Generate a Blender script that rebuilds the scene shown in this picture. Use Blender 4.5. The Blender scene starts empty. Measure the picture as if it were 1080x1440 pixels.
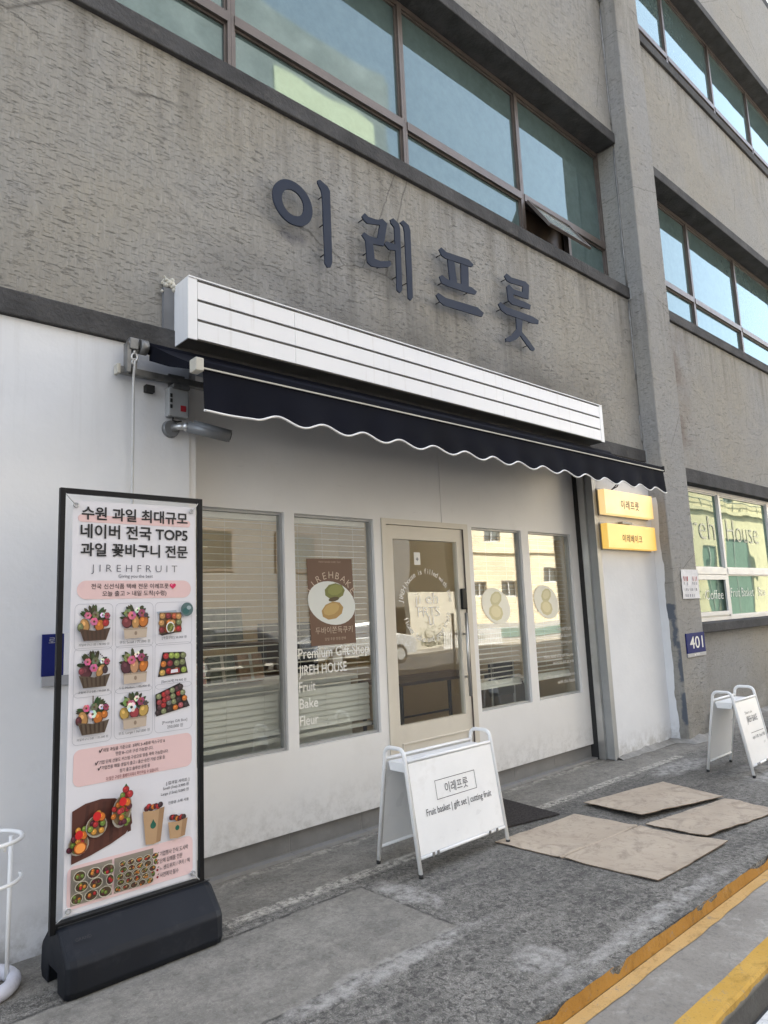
import bpy, bmesh, math, random
from mathutils import Vector, Matrix, noise as mn
R = math.radians
random.seed(7)
scn = bpy.context.scene
col = scn.collection

# ------------------------------------------------------------------ camera, sky, sun, exposure
cam = bpy.data.cameras.new('camera'); camo = bpy.data.objects.new('camera', cam); col.objects.link(camo)
def cam_basis(yaw, pitch, roll):
    f = Vector((math.sin(yaw)*math.cos(pitch), math.cos(yaw)*math.cos(pitch), math.sin(pitch)))
    r = Vector((math.cos(yaw), -math.sin(yaw), 0)); u = r.cross(f)
    r2 = math.cos(roll)*r + math.sin(roll)*u; u2 = -math.sin(roll)*r + math.cos(roll)*u
    return r2, u2, f
cr, cu, cf = cam_basis(R(42.531), R(8.249), R(-2.460))
camo.matrix_world = Matrix(((cr.x, cu.x, -cf.x, 0), (cr.y, cu.y, -cf.y, 0), (cr.z, cu.z, -cf.z, 1.5), (0, 0, 0, 1)))
cam.sensor_fit = 'VERTICAL'; cam.sensor_height = 24; cam.lens = 975/1440*24
cam.clip_start = 0.05; cam.clip_end = 2000
scn.camera = camo

SUN = Vector((0.42, 0.50, 0.62)).normalized()
world = bpy.data.worlds.new('World'); scn.world = world; world.use_nodes = True
wn = world.node_tree; wn.nodes.clear()
sky = wn.nodes.new('ShaderNodeTexSky'); sky.sky_type = 'NISHITA'; sky.sun_disc = False
sky.sun_elevation = math.asin(SUN.z); sky.sun_rotation = math.atan2(SUN.x, SUN.y)
sky.air_density = 1.0; sky.dust_density = 2.2; sky.ozone_density = 1.0
bg = wn.nodes.new('ShaderNodeBackground'); bg.inputs['Strength'].default_value = 0.15
wo = wn.nodes.new('ShaderNodeOutputWorld')
hs = wn.nodes.new('ShaderNodeHueSaturation'); hs.inputs['Saturation'].default_value = 0.5
wn.links.new(sky.outputs[0], hs.inputs['Color']); wn.links.new(hs.outputs[0], bg.inputs[0]); wn.links.new(bg.outputs[0], wo.inputs[0])
sl = bpy.data.lights.new('sun', 'SUN'); sl.energy = 5.0; sl.angle = R(0.5); sl.color = (1.0, 0.93, 0.82)
so = bpy.data.objects.new('sun', sl); col.objects.link(so)
so.rotation_euler = SUN.to_track_quat('Z', 'Y').to_euler()
scn.view_settings.view_transform = 'Standard'; scn.view_settings.look = 'None'
scn.view_settings.gamma = 1; scn.view_settings.use_curve_mapping = False
scn.view_settings.exposure = 2.57
scn.render.engine = 'CYCLES'
scn.cycles.max_bounces = 8; scn.cycles.diffuse_bounces = 4; scn.cycles.glossy_bounces = 4; scn.cycles.transparent_max_bounces = 12
scn.cycles.sample_clamp_indirect = 6

# ------------------------------------------------------------------ node helper
def lin(c):
    return tuple(((v/12.92) if v <= 0.04045 else ((v+0.055)/1.055)**2.4) for v in c)
def hexc(h):
    return lin(tuple(int(h[i:i+2], 16)/255 for i in (0, 2, 4)))
class G:
    def __init__(s, name, world=False):
        s.m = bpy.data.materials.new(name); s.m.use_nodes = True; s.nt = s.m.node_tree; s.nt.nodes.clear()
        s.out = s.nt.nodes.new('ShaderNodeOutputMaterial')
        s.tc = s.nt.nodes.new('ShaderNodeTexCoord'); s.P = s.tc.outputs['Object']
        if world: s.P = s.nt.nodes.new('ShaderNodeNewGeometry').outputs['Position']
    def put(s, sock, v):
        if v is None: return
        if isinstance(v, bpy.types.NodeSocket): s.nt.links.new(v, sock)
        else:
            if sock.type == 'RGBA' and len(v) == 3: v = (*v, 1)
            sock.default_value = v
    def math(s, op, a, b=None, clamp=False):
        n = s.nt.nodes.new('ShaderNodeMath'); n.operation = op; n.use_clamp = clamp
        s.put(n.inputs[0], a); s.put(n.inputs[1], b); return n.outputs[0]
    def mapping(s, sc=(1, 1, 1), loc=(0, 0, 0), rot=(0, 0, 0), vec=None):
        n = s.nt.nodes.new('ShaderNodeMapping'); s.put(n.inputs[0], vec or s.P)
        n.inputs['Scale'].default_value = sc; n.inputs['Location'].default_value = loc; n.inputs['Rotation'].default_value = rot
        return n.outputs[0]
    def noise(s, scale=5, detail=4, rough=.5, vec=None, dist=0):
        n = s.nt.nodes.new('ShaderNodeTexNoise'); s.put(n.inputs['Vector'], vec or s.P)
        n.inputs['Scale'].default_value = scale; n.inputs['Detail'].default_value = detail
        n.inputs['Roughness'].default_value = rough; n.inputs['Distortion'].default_value = dist
        return n.outputs[0]
    def voro(s, scale=5, vec=None, feature='F1', out='Distance'):
        n = s.nt.nodes.new('ShaderNodeTexVoronoi'); n.feature = feature; s.put(n.inputs['Vector'], vec or s.P)
        n.inputs['Scale'].default_value = scale; return n.outputs[out]
    def mr(s, v, a, b, c=0, d=1, smooth=False):
        n = s.nt.nodes.new('ShaderNodeMapRange'); n.interpolation_type = 'SMOOTHSTEP' if smooth else 'LINEAR'
        s.put(n.inputs[0], v)
        for i, x in enumerate((a, b, c, d)): n.inputs[1+i].default_value = x
        return n.outputs[0]
    def mix(s, f, a, b, blend='MIX'):
        n = s.nt.nodes.new('ShaderNodeMix'); n.data_type = 'RGBA'; n.blend_type = blend
        s.put(n.inputs[0], f); s.put(n.inputs[6], a); s.put(n.inputs[7], b); return n.outputs[2]
    def xyz(s):
        n = s.nt.nodes.new('ShaderNodeSeparateXYZ'); s.put(n.inputs[0], s.P); return n.outputs
    def box(s, X, Y, x0, x1, y0, y1, e=.03):
        a = s.mr(X, x0-e, x0+e); b = s.mr(X, x1-e, x1+e, 1, 0); c = s.mr(Y, y0-e, y0+e); d = s.mr(Y, y1-e, y1+e, 1, 0)
        return s.math('MULTIPLY', s.math('MULTIPLY', a, b), s.math('MULTIPLY', c, d))
    def bump(s, h, strength=.3, dist=.01, prev=None):
        n = s.nt.nodes.new('ShaderNodeBump'); s.put(n.inputs['Height'], h); n.inputs['Strength'].default_value = strength
        n.inputs['Distance'].default_value = dist
        if prev is not None: s.nt.links.new(prev, n.inputs['Normal'])
        return n.outputs[0]
    def pbr(s, color, rough=.6, metal=0, normal=None, emit=None, es=0, ior=1.5, spec=None, coat=None):
        n = s.nt.nodes.new('ShaderNodeBsdfPrincipled')
        s.put(n.inputs['Base Color'], color); s.put(n.inputs['Roughness'], rough); s.put(n.inputs['Metallic'], metal)
        n.inputs['IOR'].default_value = ior
        if spec is not None: s.put(n.inputs['Specular IOR Level'], spec)
        if normal is not None: s.put(n.inputs['Normal'], normal)
        if emit is not None: s.put(n.inputs['Emission Color'], emit); s.put(n.inputs['Emission Strength'], es)
        if coat: n.inputs['Coat Weight'].default_value = coat
        s.nt.links.new(n.outputs[0], s.out.inputs[0]); return s.m

def plain(name, c, rough=.5, metal=0, var=.12, scale=6, bump=.0, bscale=60, bdist=.002, spec=None, dirt=None):
    g = G(name); f = g.noise(scale, 5, .6)
    a = tuple(v*(1-var) for v in c); b = tuple(min(1, v*(1+var)) for v in c)
    colr = g.mix(g.mr(f, .3, .7), a, b)
    if dirt: colr = g.mix(g.mr(g.noise(scale*1.7, 8, .7), .56, .74, 0, dirt[1]), colr, dirt[0])
    nm = g.bump(g.noise(bscale, 4, .6), bump, bdist) if bump else None
    rr = g.mr(g.noise(scale*2, 3), .3, .7, max(.02, rough-.07), min(1, rough+.07))
    return g.pbr(colr, rr, metal, nm, spec=spec)

M = {}
def make_materials():
    # ---- grey trowelled stucco of the building
    def stucco(name, base, warm, stains=True):
        g = G(name, True); x, y, z = g.xyz()
        gv = g.mapping((12, 12, 74), rot=(0, R(1.5), 0))
        n1 = g.noise(1.7, 6, .66, vec=gv, dist=.7)
        gouge = g.math('MULTIPLY', g.mr(n1, .572, .625), g.mr(g.noise(2.6, 3, .5), .30, .55, .35, 1))
        n2 = g.noise(1.0, 4, .6, vec=g.mapping((44, 44, 13)), dist=.5)
        n3 = g.noise(95, 3, .6)
        big = g.noise(.55, 4, .55)
        c = g.mix(g.mr(big, .38, .62), base, warm)
        c = g.mix(g.mr(n2, .3, .7, 0, .42), c, tuple(v*.68 for v in base)); c = g.mix(g.mr(g.noise(1.0, 4, .6, vec=g.mapping((70, 70, 9))), .52, .72, 0, .4), c, tuple(v*1.28 for v in base))
        c = g.mix(g.math('MULTIPLY', gouge, .52), c, tuple(v*.34 for v in warm))
        c = g.mix(g.mr(g.noise(1.7, 6, .7), .55, .8, 0, .35), c, tuple(v*.6 for v in base))
        if stains:
            streak = g.noise(1.0, 5, .65, vec=g.mapping((7, 7, .35)))
            blotch = g.noise(1.6, 5, .6)
            # soot washed down around the top of the long sign box
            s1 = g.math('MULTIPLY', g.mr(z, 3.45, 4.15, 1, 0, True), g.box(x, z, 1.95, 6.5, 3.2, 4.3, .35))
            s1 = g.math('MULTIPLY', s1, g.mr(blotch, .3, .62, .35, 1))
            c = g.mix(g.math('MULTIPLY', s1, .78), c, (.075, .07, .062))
            # streaks under the window sills
            for zs in (5.03, 9.02):
                s2 = g.math('MULTIPLY', g.mr(z, zs-1.0, zs, 0, 1), g.math('LESS_THAN', z, zs+.02))
                s2 = g.math('MULTIPLY', s2, g.mr(streak, .47, .66))
                c = g.mix(g.math('MULTIPLY', s2, .5), c, (.10, .088, .068))
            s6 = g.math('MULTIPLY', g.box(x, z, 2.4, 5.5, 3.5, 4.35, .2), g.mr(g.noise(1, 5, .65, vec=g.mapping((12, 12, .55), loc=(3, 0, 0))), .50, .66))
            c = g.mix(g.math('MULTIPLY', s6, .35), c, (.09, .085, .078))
            bl = g.math('MULTIPLY', g.box(g.math('ADD', x, g.math('MULTIPLY', g.noise(9, 4), .12)), g.math('ADD', z, g.math('MULTIPLY', g.noise(11, 4), .12)), 2.60, 2.80, 4.14, 4.22, .03), .65)
            c = g.mix(bl, c, (.12, .12, .14))
            ck = g.mr(g.voro(.55, vec=g.mapping((1, 0, 1.3), vec=g.mix(.16, g.P, g.noise(2.2, 6, .7))), feature='DISTANCE_TO_EDGE'), 0, .0035, 1, 0)
            c = g.mix(g.math('MULTIPLY', g.math('MULTIPLY', ck, g.mr(g.noise(.9, 3), .46, .56)), .7), c, (.08, .075, .068))
            s3 = g.math('MULTIPLY', g.mr(z, 3.2, 3.9, 1, 0), g.mr(x, 2.2, .2))
            c = g.mix(g.math('MULTIPLY', s3, .30), c, (.12, .115, .10))
            # brown weathering beside the pilaster at the right bay and a damp foot
            s4 = g.math('MULTIPLY', g.box(x, z, 8.2, 8.85, 3.1, 5.0, .3), g.mr(blotch, .4, .6))
            c = g.mix(g.math('MULTIPLY', s4, .55), c, (.16, .115, .085))
            s5 = g.math('MULTIPLY', g.mr(z, .05, .75, 1, 0), g.mr(g.noise(2.2, 6, .7), .35, .6))
            c = g.mix(g.math('MULTIPLY', s5, .6), c, (.13, .125, .115))
            # dark grey paint patched on the pilaster's side
            wob = g.math('MULTIPLY', g.math('SUBTRACT', g.noise(9, 4, .6), .5), .16)
            zz = g.math('ADD', z, wob); yy = g.math('ADD', y, g.math('MULTIPLY', wob, .8))
            side = g.math('LESS_THAN', x, 7.462)
            pm = None
            for (y0, y1, z0, z1) in ((3.52, 3.61, 1.29, 1.47), (3.46, 3.535, .62, 1.05), (3.48, 3.55, .20, .52), (3.52, 3.57, 1.0, 1.3)):
                b = g.box(yy, zz, y0, y1, z0, z1, .012); pm = b if pm is None else g.math('MAXIMUM', pm, b)
            pm = g.math('MULTIPLY', pm, side)
            c = g.mix(pm, c, (.11, .125, .15))
        h = g.math('SUBTRACT', g.math('ADD', g.math('MULTIPLY', n2, .45), g.math('MULTIPLY', n3, .16)), g.math('MULTIPLY', gouge, .75))
        h = g.math('ADD', h, g.math('MULTIPLY', n1, -.12))
        return g.pbr(c, .92, 0, g.bump(h, .75, .012), spec=.25)
    M['stucco'] = stucco('grey_stucco', (.318, .315, .306), (.338, .316, .270))
    M['trim'] = plain('dark_stucco_trim', (.072, .071, .072), .9, var=.35, scale=4, bump=.9, bscale=30, bdist=.012, spec=.2, dirt=((.15, .145, .135), .5))
    # ---- hand painted white wall
    g = G('painted_white_wall', True); x, y, z = g.xyz()
    c = g.mix(g.mr(g.noise(1.2, 5, .6), .35, .65), (.66, .67, .69), (.72, .73, .745))
    c = g.mix(g.mr(g.noise(3, 8, .7), .60, .78, 0, .35), c, (.55, .545, .53))
    foot = g.math('MULTIPLY', g.mr(z, .02, .24, 1, 0), g.mr(g.noise(9, 6, .7), .40, .62))
    c = g.mix(g.math('MULTIPLY', foot, .8), c, (.33, .32, .30))
    drip = g.math('MULTIPLY', g.mr(z, 2.2, 3.05, 0, 1), g.mr(g.noise(1, 4, .6, vec=g.mapping((11, 11, .5))), .56, .68))
    c = g.mix(g.math('MULTIPLY', drip, .28), c, (.42, .41, .39))
    h = g.math('ADD', g.noise(3.5, 4, .55), g.math('MULTIPLY', g.noise(26, 3, .6), .22))
    M['white_wall'] = g.pbr(c, .62, 0, g.bump(h, .5, .012), spec=.35)
    g = G('satin_white_panel', True); x, y, z = g.xyz()
    c = g.mix(g.mr(g.noise(1.5, 5, .6), .3, .7), (.71, .70, .685), (.765, .755, .74))
    c = g.mix(g.mr(g.noise(2.6, 8, .7), .58, .76, 0, .2), c, (.5, .48, .45))
    sp_ = g.math('MULTIPLY', g.mr(z, .14, .42, 1, 0), g.mr(g.noise(14, 8, .75), .44, .66))
    c = g.mix(g.math('MULTIPLY', sp_, .5), c, (.36, .34, .31))
    sc_ = g.mr(g.noise(1, 6, .75, vec=g.mapping((5, 5, 40), rot=(0, R(25), 0))), .66, .72)
    c = g.mix(g.math('MULTIPLY', sc_, .25), c, (.40, .39, .37))
    M['panel'] = g.pbr(c, .42, 0, g.bump(g.noise(2.2, 3), .18, .012))
    M['tile'] = plain('grey_tile', (.19, .186, .18), .5, var=.12, scale=7, bump=.12, bscale=40, dirt=((.34, .33, .31), .35))
    M['ledge_tile'] = plain('pale_grey_ledge_tile', (.27, .265, .255), .5, var=.12, scale=7, bump=.12, bscale=40, dirt=((.20, .19, .18), .4))
    M['grout'] = plain('grout', (.30, .295, .28), .9)
    M['white_metal'] = plain('white_coated_metal', (.80, .80, .795), .33, var=.04, scale=3, dirt=((.42, .39, .35), .22))
    M['sign_white'] = None
    g = G('white_sign_sheet', True); x, y, z = g.xyz()
    c = g.mix(g.mr(g.noise(1.4, 4), .3, .7), (.775, .775, .785), (.82, .82, .825))
    st = g.math('MULTIPLY', g.mr(g.noise(1, 6, .65, vec=g.mapping((14, 14, .9))), .56, .72), .38)
    M['sign_white'] = g.pbr(g.mix(st, c, (.44, .40, .34)), .4, 0, g.bump(g.noise(2.6, 3), .12, .01))
    M['black_metal'] = plain('black_coated_steel', (.007, .007, .008), .45, var=.3, spec=.25)
    M['base_plastic'] = plain('dark_moulded_plastic', (.0062, .0078, .0118), .58, var=.35, scale=4, bump=.25, bscale=220, bdist=.0008, dirt=((.035, .036, .04), .5), spec=.3)
    M['vinyl'] = plain('banner_vinyl', (.70, .685, .715), .45, var=.02, scale=2, bump=.10, bscale=3.5, bdist=.02)
    M['navy_cloth'] = plain('black_navy_awning_cloth', (.0055, .0062, .011), .85, var=.35, scale=2.5, bump=.2, bscale=400, bdist=.0008, dirt=((.013, .013, .016), .4), spec=.1)
    M['piping'] = plain('white_piping', (.78, .77, .75), .7)
    M['alu'] = plain('aluminium', (.52, .52, .51), .38, .85, var=.1, dirt=((.25, .23, .2), .3))
    M['galv'] = plain('dull_galvanised_steel', (.23, .23, .225), .5, .6, var=.3, scale=14, dirt=((.20, .12, .07), .55))
    M['grey_metal'] = plain('grey_painted_metal', (.36, .365, .36), .4, .2, var=.08, dirt=((.2, .19, .18), .3))
    M['endcap'] = plain('beige_plastic', (.46, .44, .38), .5)
    M['letter'] = plain('slate_letter_plate', (.032, .040, .062), .65, 0, var=.12, scale=3, dirt=((.06, .06, .066), .4), spec=.15)
    M['beige'] = plain('beige_door_paint', (.63, .585, .50), .4, var=.03, scale=2, dirt=((.42, .38, .32), .25))
    M['brown_alu'] = plain('bronze_window_frame', (.135, .112, .10), .42, .3, var=.15, scale=5, dirt=((.22, .195, .175), .5))
    M['white_frame'] = plain('pale_grey_window_frame', (.60, .60, .60), .42, .1, var=.08, dirt=((.35, .34, .32), .4))
    M['dark'] = plain('dark_gap', (.02, .02, .02), .8)
    M['rubber'] = plain('black_rubber', (.02, .02, .02), .7)
    M['cctv'] = plain('grey_camera_shell', (.20, .205, .21), .38, .25)
    M['cctv_box'] = plain('pale_grey_box_shell', (.34, .345, .345), .5)
    M['red'] = plain('red_sticker', (.35, .02, .03), .5)
    M['white_print'] = plain('white_vinyl_print', (.80, .79, .75), .6, var=.03)
    M['navy_plate'] = plain('navy_address_plate', (.012, .018, .12), .6, var=.1, spec=.15)
    M['grey_plate'] = plain('grey_plate_strip', (.36, .36, .37), .4)
    M['paper'] = plain('crinkled_paper', (.72, .71, .72), .7, var=.06, bump=.6, bscale=14, bdist=.012)
    M['cord'] = plain('grey_cord', (.5, .5, .49), .6)
    M['black_print'] = plain('black_print', (.02, .02, .022), .6)
    M['dark_print'] = plain('dark_grey_print', (.09, .09, .10), .6)
    M['mortar'] = plain('rough_mortar', (.27, .262, .245), .95, var=.3, scale=8, bump=.8, bscale=45, bdist=.01, spec=.2)
    M['sealant'] = plain('foam_sealant', (.55, .53, .46), .8, var=.2, scale=20)
    M['dark_box'] = plain('soffit_sheet', (.12, .115, .105), .7, var=.25)
    M['room'] = plain('cream_room_wall', (.52, .43, .29), .8, var=.03)
    M['room_floor'] = plain('pale_room_floor', (.40, .37, .32), .5)
    M['slat'] = plain('blind_slat', (.72, .70, .64), .45, var=.03)
    M['counter'] = plain('white_counter', (.70, .70, .68), .5)
    M['wood'] = plain('dark_wood', (.10, .065, .04), .5, var=.3)
    M['black_table'] = plain('table_steel', (.10, .10, .105), .35, .7)
    M['leaf'] = plain('palm_leaf', (.03, .055, .022), .5, var=.4)
    M['pink_cloth'] = plain('dusty_pink_wrap', (.50, .24, .22), .7, var=.3, scale=14)
    M['sage_cloth'] = plain('grey_green_wrap', (.20, .215, .18), .7, var=.35, scale=16)
    M['kraft'] = plain('tan_wrap', (.46, .30, .20), .7, var=.35, scale=18)
    M['brown_poster'] = plain('brown_poster_print', (.17, .095, .062), .6, var=.05)
    M['white_ring'] = plain('lilac_white_plastic', (.60, .60, .66), .5, var=.06, dirt=((.25, .24, .25), .4))
    # ---- cardboard
    g = G('worn_cardboard')
    c = g.mix(g.mr(g.noise(2.2, 6, .6), .3, .7), (.40, .33, .255), (.50, .425, .335))
    c = g.mix(g.mr(g.noise(5, 8, .72, dist=1.2), .50, .68, 0, .75), c, (.22, .18, .14))
    c = g.mix(g.mr(g.noise(19, 7, .75), .54, .66, 0, .6), c, (.25, .205, .16))
    fl = g.math('MULTIPLY', g.mr(g.noise(1, 3, .5, vec=g.mapping((140, 6, 6))), .4, .6), .12)
    c = g.mix(fl, c, (.28, .23, .19))
    M['card'] = g.pbr(c, .9, 0, g.bump(g.math('ADD', g.noise(3, 4), g.math('MULTIPLY', g.noise(60, 3), .1)), .5, .02), spec=.15)
    M['card_edge'] = plain('cardboard_edge', (.20, .15, .105), .9)
    M['mat'] = plain('charcoal_door_mat', (.050, .045, .043), .95, var=.4, scale=60, bump=.9, bscale=160, bdist=.008, spec=.1)
    # ---- worn asphalt pavement
    g = G('worn_asphalt_pavement', True); x, y, z = g.xyz()
    wx = g.math('ADD', x, g.math('MULTIPLY', g.math('SUBTRACT', g.noise(5, 6, .7), .5), .22))
    wy = g.math('ADD', y, g.math('MULTIPLY', g.math('SUBTRACT', g.noise(6.3, 6, .7), .5), .16))
    ag = g.voro(95); ag2 = g.voro(170)
    c = g.mix(g.mr(g.noise(1.6, 7, .7), .38, .62), (.125, .124, .12), (.285, .28, .268))
    c = g.mix(g.mr(g.noise(7, 9, .75), .50, .68, 0, .75), c, (.37, .365, .35))
    c = g.mix(g.mr(g.noise(16, 8, .8, dist=.5), .50, .64, 0, .8), c, (.085, .084, .082))
    c = g.mix(g.mr(g.noise(27, 7, .75, dist=.8), .48, .60, 0, .7), c, (.38, .375, .36))
    c = g.mix(g.mr(g.noise(33, 6, .75, dist=.9), .50, .59, 0, .85), c, (.055, .054, .052))
    c = g.mix(g.math('MULTIPLY', g.mr(ag, .08, .30, 1, 0), g.mr(g.noise(40, 4, .7), .42, .6, .05, .6)), c, (.42, .415, .40))
    c = g.mix(g.math('MULTIPLY', g.mr(ag2, .28, .62), .5), c, (.07, .07, .07))
    c = g.mix(g.mr(g.noise(1.0, 7, .7, vec=g.mapping((1.6, 9, 1), rot=(0, 0, R(6))), dist=.5), .50, .68, 0, .28), c, (.36, .355, .34))
    c = g.mix(g.mr(g.noise(1.0, 7, .7, vec=g.mapping((1.2, 7, 1), loc=(5, 2, 0))), .52, .70, 0, .35), c, (.07, .069, .067))
    # smoother cement strips: along the wall and the big repaired slab
    near = g.mr(wy, 3.30, 3.36)
    w2x = g.math('ADD', x, g.math('MULTIPLY', g.math('SUBTRACT', g.noise(9, 5, .65), .5), .05))
    w2y = g.math('ADD', y, g.math('MULTIPLY', g.math('SUBTRACT', g.noise(8.3, 5, .65), .5), .05))
    slab = g.box(w2x, w2y, -3, 2.61, 2.45, 3.17, .006)
    rim = g.math('SUBTRACT', g.box(w2x, w2y, -3, 2.622, 2.44, 3.182, .006), g.box(w2x, w2y, -3, 2.606, 2.455, 3.165, .006))
    patch = g.math('MAXIMUM', slab, g.math('MULTIPLY', near, .8))
    cem = g.mix(g.mr(g.noise(3.2, 8, .7), .35, .65), (.185, .181, .170), (.305, .297, .278))
    cem = g.mix(g.mr(g.noise(11, 9, .78, dist=1.0), .50, .66, 0, .7), cem, (.12, .117, .112))
    cem = g.mix(g.mr(g.noise(60, 3, .7), .52, .7, 0, .5), cem, (.34, .33, .31))
    c = g.mix(g.math('MULTIPLY', patch, .62), c, cem)
    c = g.mix(g.math('MULTIPLY', rim, g.mr(g.noise(6, 4, .6), .38, .6, .1, .8)), c, (.04, .04, .04))
    dk = g.math('MULTIPLY', g.math('MULTIPLY', g.mr(wy, 1.95, 2.9, 0, 1), g.mr(wx, 2.7, 3.3)), g.mr(wy, 3.1, 3.3, 1, 0))
    c = g.mix(g.math('MULTIPLY', dk, .35), c, (.07, .07, .07))
    # worn paint, cement smears
    worn = g.mr(g.noise(22, 9, .8), .44, .56)
    line = g.math('MULTIPLY', g.box(wx, y, 1.86, 6.8, 3.265, 3.35, .01), worn)
    line = g.math('MULTIPLY', line, g.mr(g.noise(1.3, 3), .36, .5, .35, 1))
    c = g.mix(g.math('MULTIPLY', line, .8), c, (.52, .51, .48))
    edge = g.math('MULTIPLY', g.mr(g.math('ABSOLUTE', g.math('SUBTRACT', wy, 3.80)), .015, .05, 1, 0), g.mr(g.noise(13, 7, .75), .45, .58))
    c = g.mix(g.math('MULTIPLY', edge, .7), c, (.48, .47, .44))
    smear = None
    for (cx, cy, rx, ry) in ((2.72, 2.90, .09, .24), (2.15, 2.41, .62, .07), (2.62, 1.98, .14, .12), (6.55, 2.45, .35, .25), (6.35, 3.1, .45, .14), (5.5, 1.80, .5, .05), (3.3, 1.82, .9, .05)):
        a = g.math('DIVIDE', g.math('SUBTRACT', wx, cx), rx); b = g.math('DIVIDE', g.math('SUBTRACT', wy, cy), ry)
        d = g.mr(g.math('SQRT', g.math('ADD', g.math('MULTIPLY', a, a), g.math('MULTIPLY', b, b))), .75, 1.15, 1, 0)
        smear = d if smear is None else g.math('MAXIMUM', smear, d)
    c = g.mix(g.math('MULTIPLY', smear, g.mr(g.noise(14, 8, .75), .38, .6, 0, .75)), c, (.42, .42, .42))
    crack = g.mr(g.voro(1.15, vec=g.mapping((1, 1, 0), vec=g.mix(.08, g.P, g.noise(3, 5, .7))), feature='DISTANCE_TO_EDGE'), .0, .012, 1, 0)
    c = g.mix(g.math('MULTIPLY', crack, .0), c, (.03, .03, .03))
    h = g.math('ADD', g.math('MULTIPLY', g.mr(ag, 0, .5, 1, 0), g.math('SUBTRACT', 1.0, g.math('MULTIPLY', patch, .75))), g.math('MULTIPLY', g.noise(30, 6, .7), .9))
    h = g.math('ADD', h, g.math('MULTIPLY', patch, 1.2))
    c = g.mix(1.0, c, (1.04, 1.0, .93), 'MULTIPLY')
    M['asphalt'] = g.pbr(c, .93, 0, g.bump(h, .6, .006), spec=.2)
    # ---- kerb concrete, road
    g = G('kerb_concrete', True); x, y, z = g.xyz()
    c = g.mix(g.mr(g.noise(2, 7, .65), .3, .7), (.235, .218, .192), (.345, .320, .282))
    c = g.mix(g.mr(g.noise(8, 9, .75), .52, .7, 0, .6), c, (.47, .45, .41))
    c = g.mix(g.mr(g.noise(12, 8, .75, dist=1), .55, .7, 0, .6), c, (.12, .12, .12))
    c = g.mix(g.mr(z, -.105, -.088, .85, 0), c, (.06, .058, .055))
    c = g.mix(g.mr(g.noise(45, 8, .8), .50, .66, 0, .45), c, (.13, .125, .115))
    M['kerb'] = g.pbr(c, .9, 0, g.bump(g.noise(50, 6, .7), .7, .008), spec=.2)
    g = G('road_asphalt'); x, y, z = g.xyz()
    c = g.mix(g.mr(g.noise(1.5, 7, .7), .3, .7), (.042, .042, .044), (.075, .074, .073))
    c = g.mix(g.mr(g.voro(120), .06, .25, .5, 0), c, (.16, .16, .16))
    M['road'] = g.pbr(c, .92, 0, g.bump(g.voro(120), .5, .005), spec=.2)
    def paint(name, c1, c2):
        g = G(name)
        c = g.mix(g.mr(g.noise(3, 7, .65), .3, .7), c1, c2)
        c = g.mix(g.mr(g.noise(9, 9, .8, dist=.6), .52, .68, 0, .75), c, tuple(v*.45 for v in c1))
        c = g.mix(g.mr(g.noise(24, 9, .82), .57, .65, 0, .8), c, (.22, .205, .18)); c = g.mix(g.mr(g.noise(130, 4, .7), .60, .68, 0, .7), c, (.10, .09, .07))
        return g.pbr(c, .8, 0, g.bump(g.noise(45, 6, .7), .5, .005), spec=.25)
    M['yellow_face'] = paint('ochre_kerb_paint', (.36, .175, .032), (.43, .225, .048))
    M['yellow_line'] = paint('pale_yellow_paint', (.50, .31, .11), (.58, .38, .16))
    M['yellow_edge'] = paint('yellow_paint', (.50, .29, .05), (.59, .36, .085))
    M['road_white'] = paint('white_road_paint', (.68, .68, .66), (.78, .78, .76))
    # ---- glass
    def glass(name, tint, ior, rough=0.0, base=None, wob=.004, gcol=(.97, .99, 1)):
        g = G(name)
        lw = g.nt.nodes.new('ShaderNodeLayerWeight'); lw.inputs[0].default_value = .5
        fac = g.math('ADD', g.math('MULTIPLY', g.math('POWER', lw.outputs['Facing'], 4.6), 1-ior), ior)
        nm = g.bump(g.noise(.9, 2, .4), .10, wob*10)
        tr = g.nt.nodes.new('ShaderNodeBsdfTransparent'); g.put(tr.inputs[0], tint)
        gl = g.nt.nodes.new('ShaderNodeBsdfGlossy'); gl.inputs['Roughness'].default_value = rough
        g.put(gl.inputs['Color'], gcol); g.nt.links.new(nm, gl.inputs['Normal'])
        mx = g.nt.nodes.new('ShaderNodeMixShader'); g.nt.links.new(fac, mx.inputs[0])
        if base is None: g.nt.links.new(tr.outputs[0], mx.inputs[1])
        else:
            d = g.nt.nodes.new('ShaderNodeBsdfDiffuse')
            g.put(d.inputs[0], g.mix(g.mr(g.noise(9, 6, .7), .35, .7), base, tuple(v*1.35 for v in base)))
            g.nt.links.new(d.outputs[0], mx.inputs[1])
        g.nt.links.new(gl.outputs[0], mx.inputs[2]); g.nt.links.new(mx.outputs[0], g.out.inputs[0]); return g.m
    M['shop_glass'] = glass('shop_glass', (.95, .965, .95), .10)
    M['film_glass'] = glass('teal_film_glass', (.8, .9, .9), .115, .03, base=(.08, .114, .112), gcol=(.68, .86, .90))
    M['ground_glass'] = glass('teal_ground_glass', (.8, .9, .9), .045, .004, base=(.075, .12, .10), gcol=(.74, .84, .70))
    M['pale_sash'] = glass('pale_sash_glass', (.8, .9, .9), .10, .06, base=(.36, .39, .38), gcol=(.85, .95, .95))  # paler base than the other panes, only for the opened sash
    M['car_glass'] = glass('car_glass', (.8, .9, .9), .1, .0, base=(.02, .02, .022))
    def emis(name, c, s, c2=None, sc=2):
        g = G(name)
        cc = c if c2 is None else g.mix(g.mr(g.noise(sc, 3, .5), .35, .65), c, c2)
        return g.pbr(tuple(v*.35 for v in c), .35, 0, None, cc, s)
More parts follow.
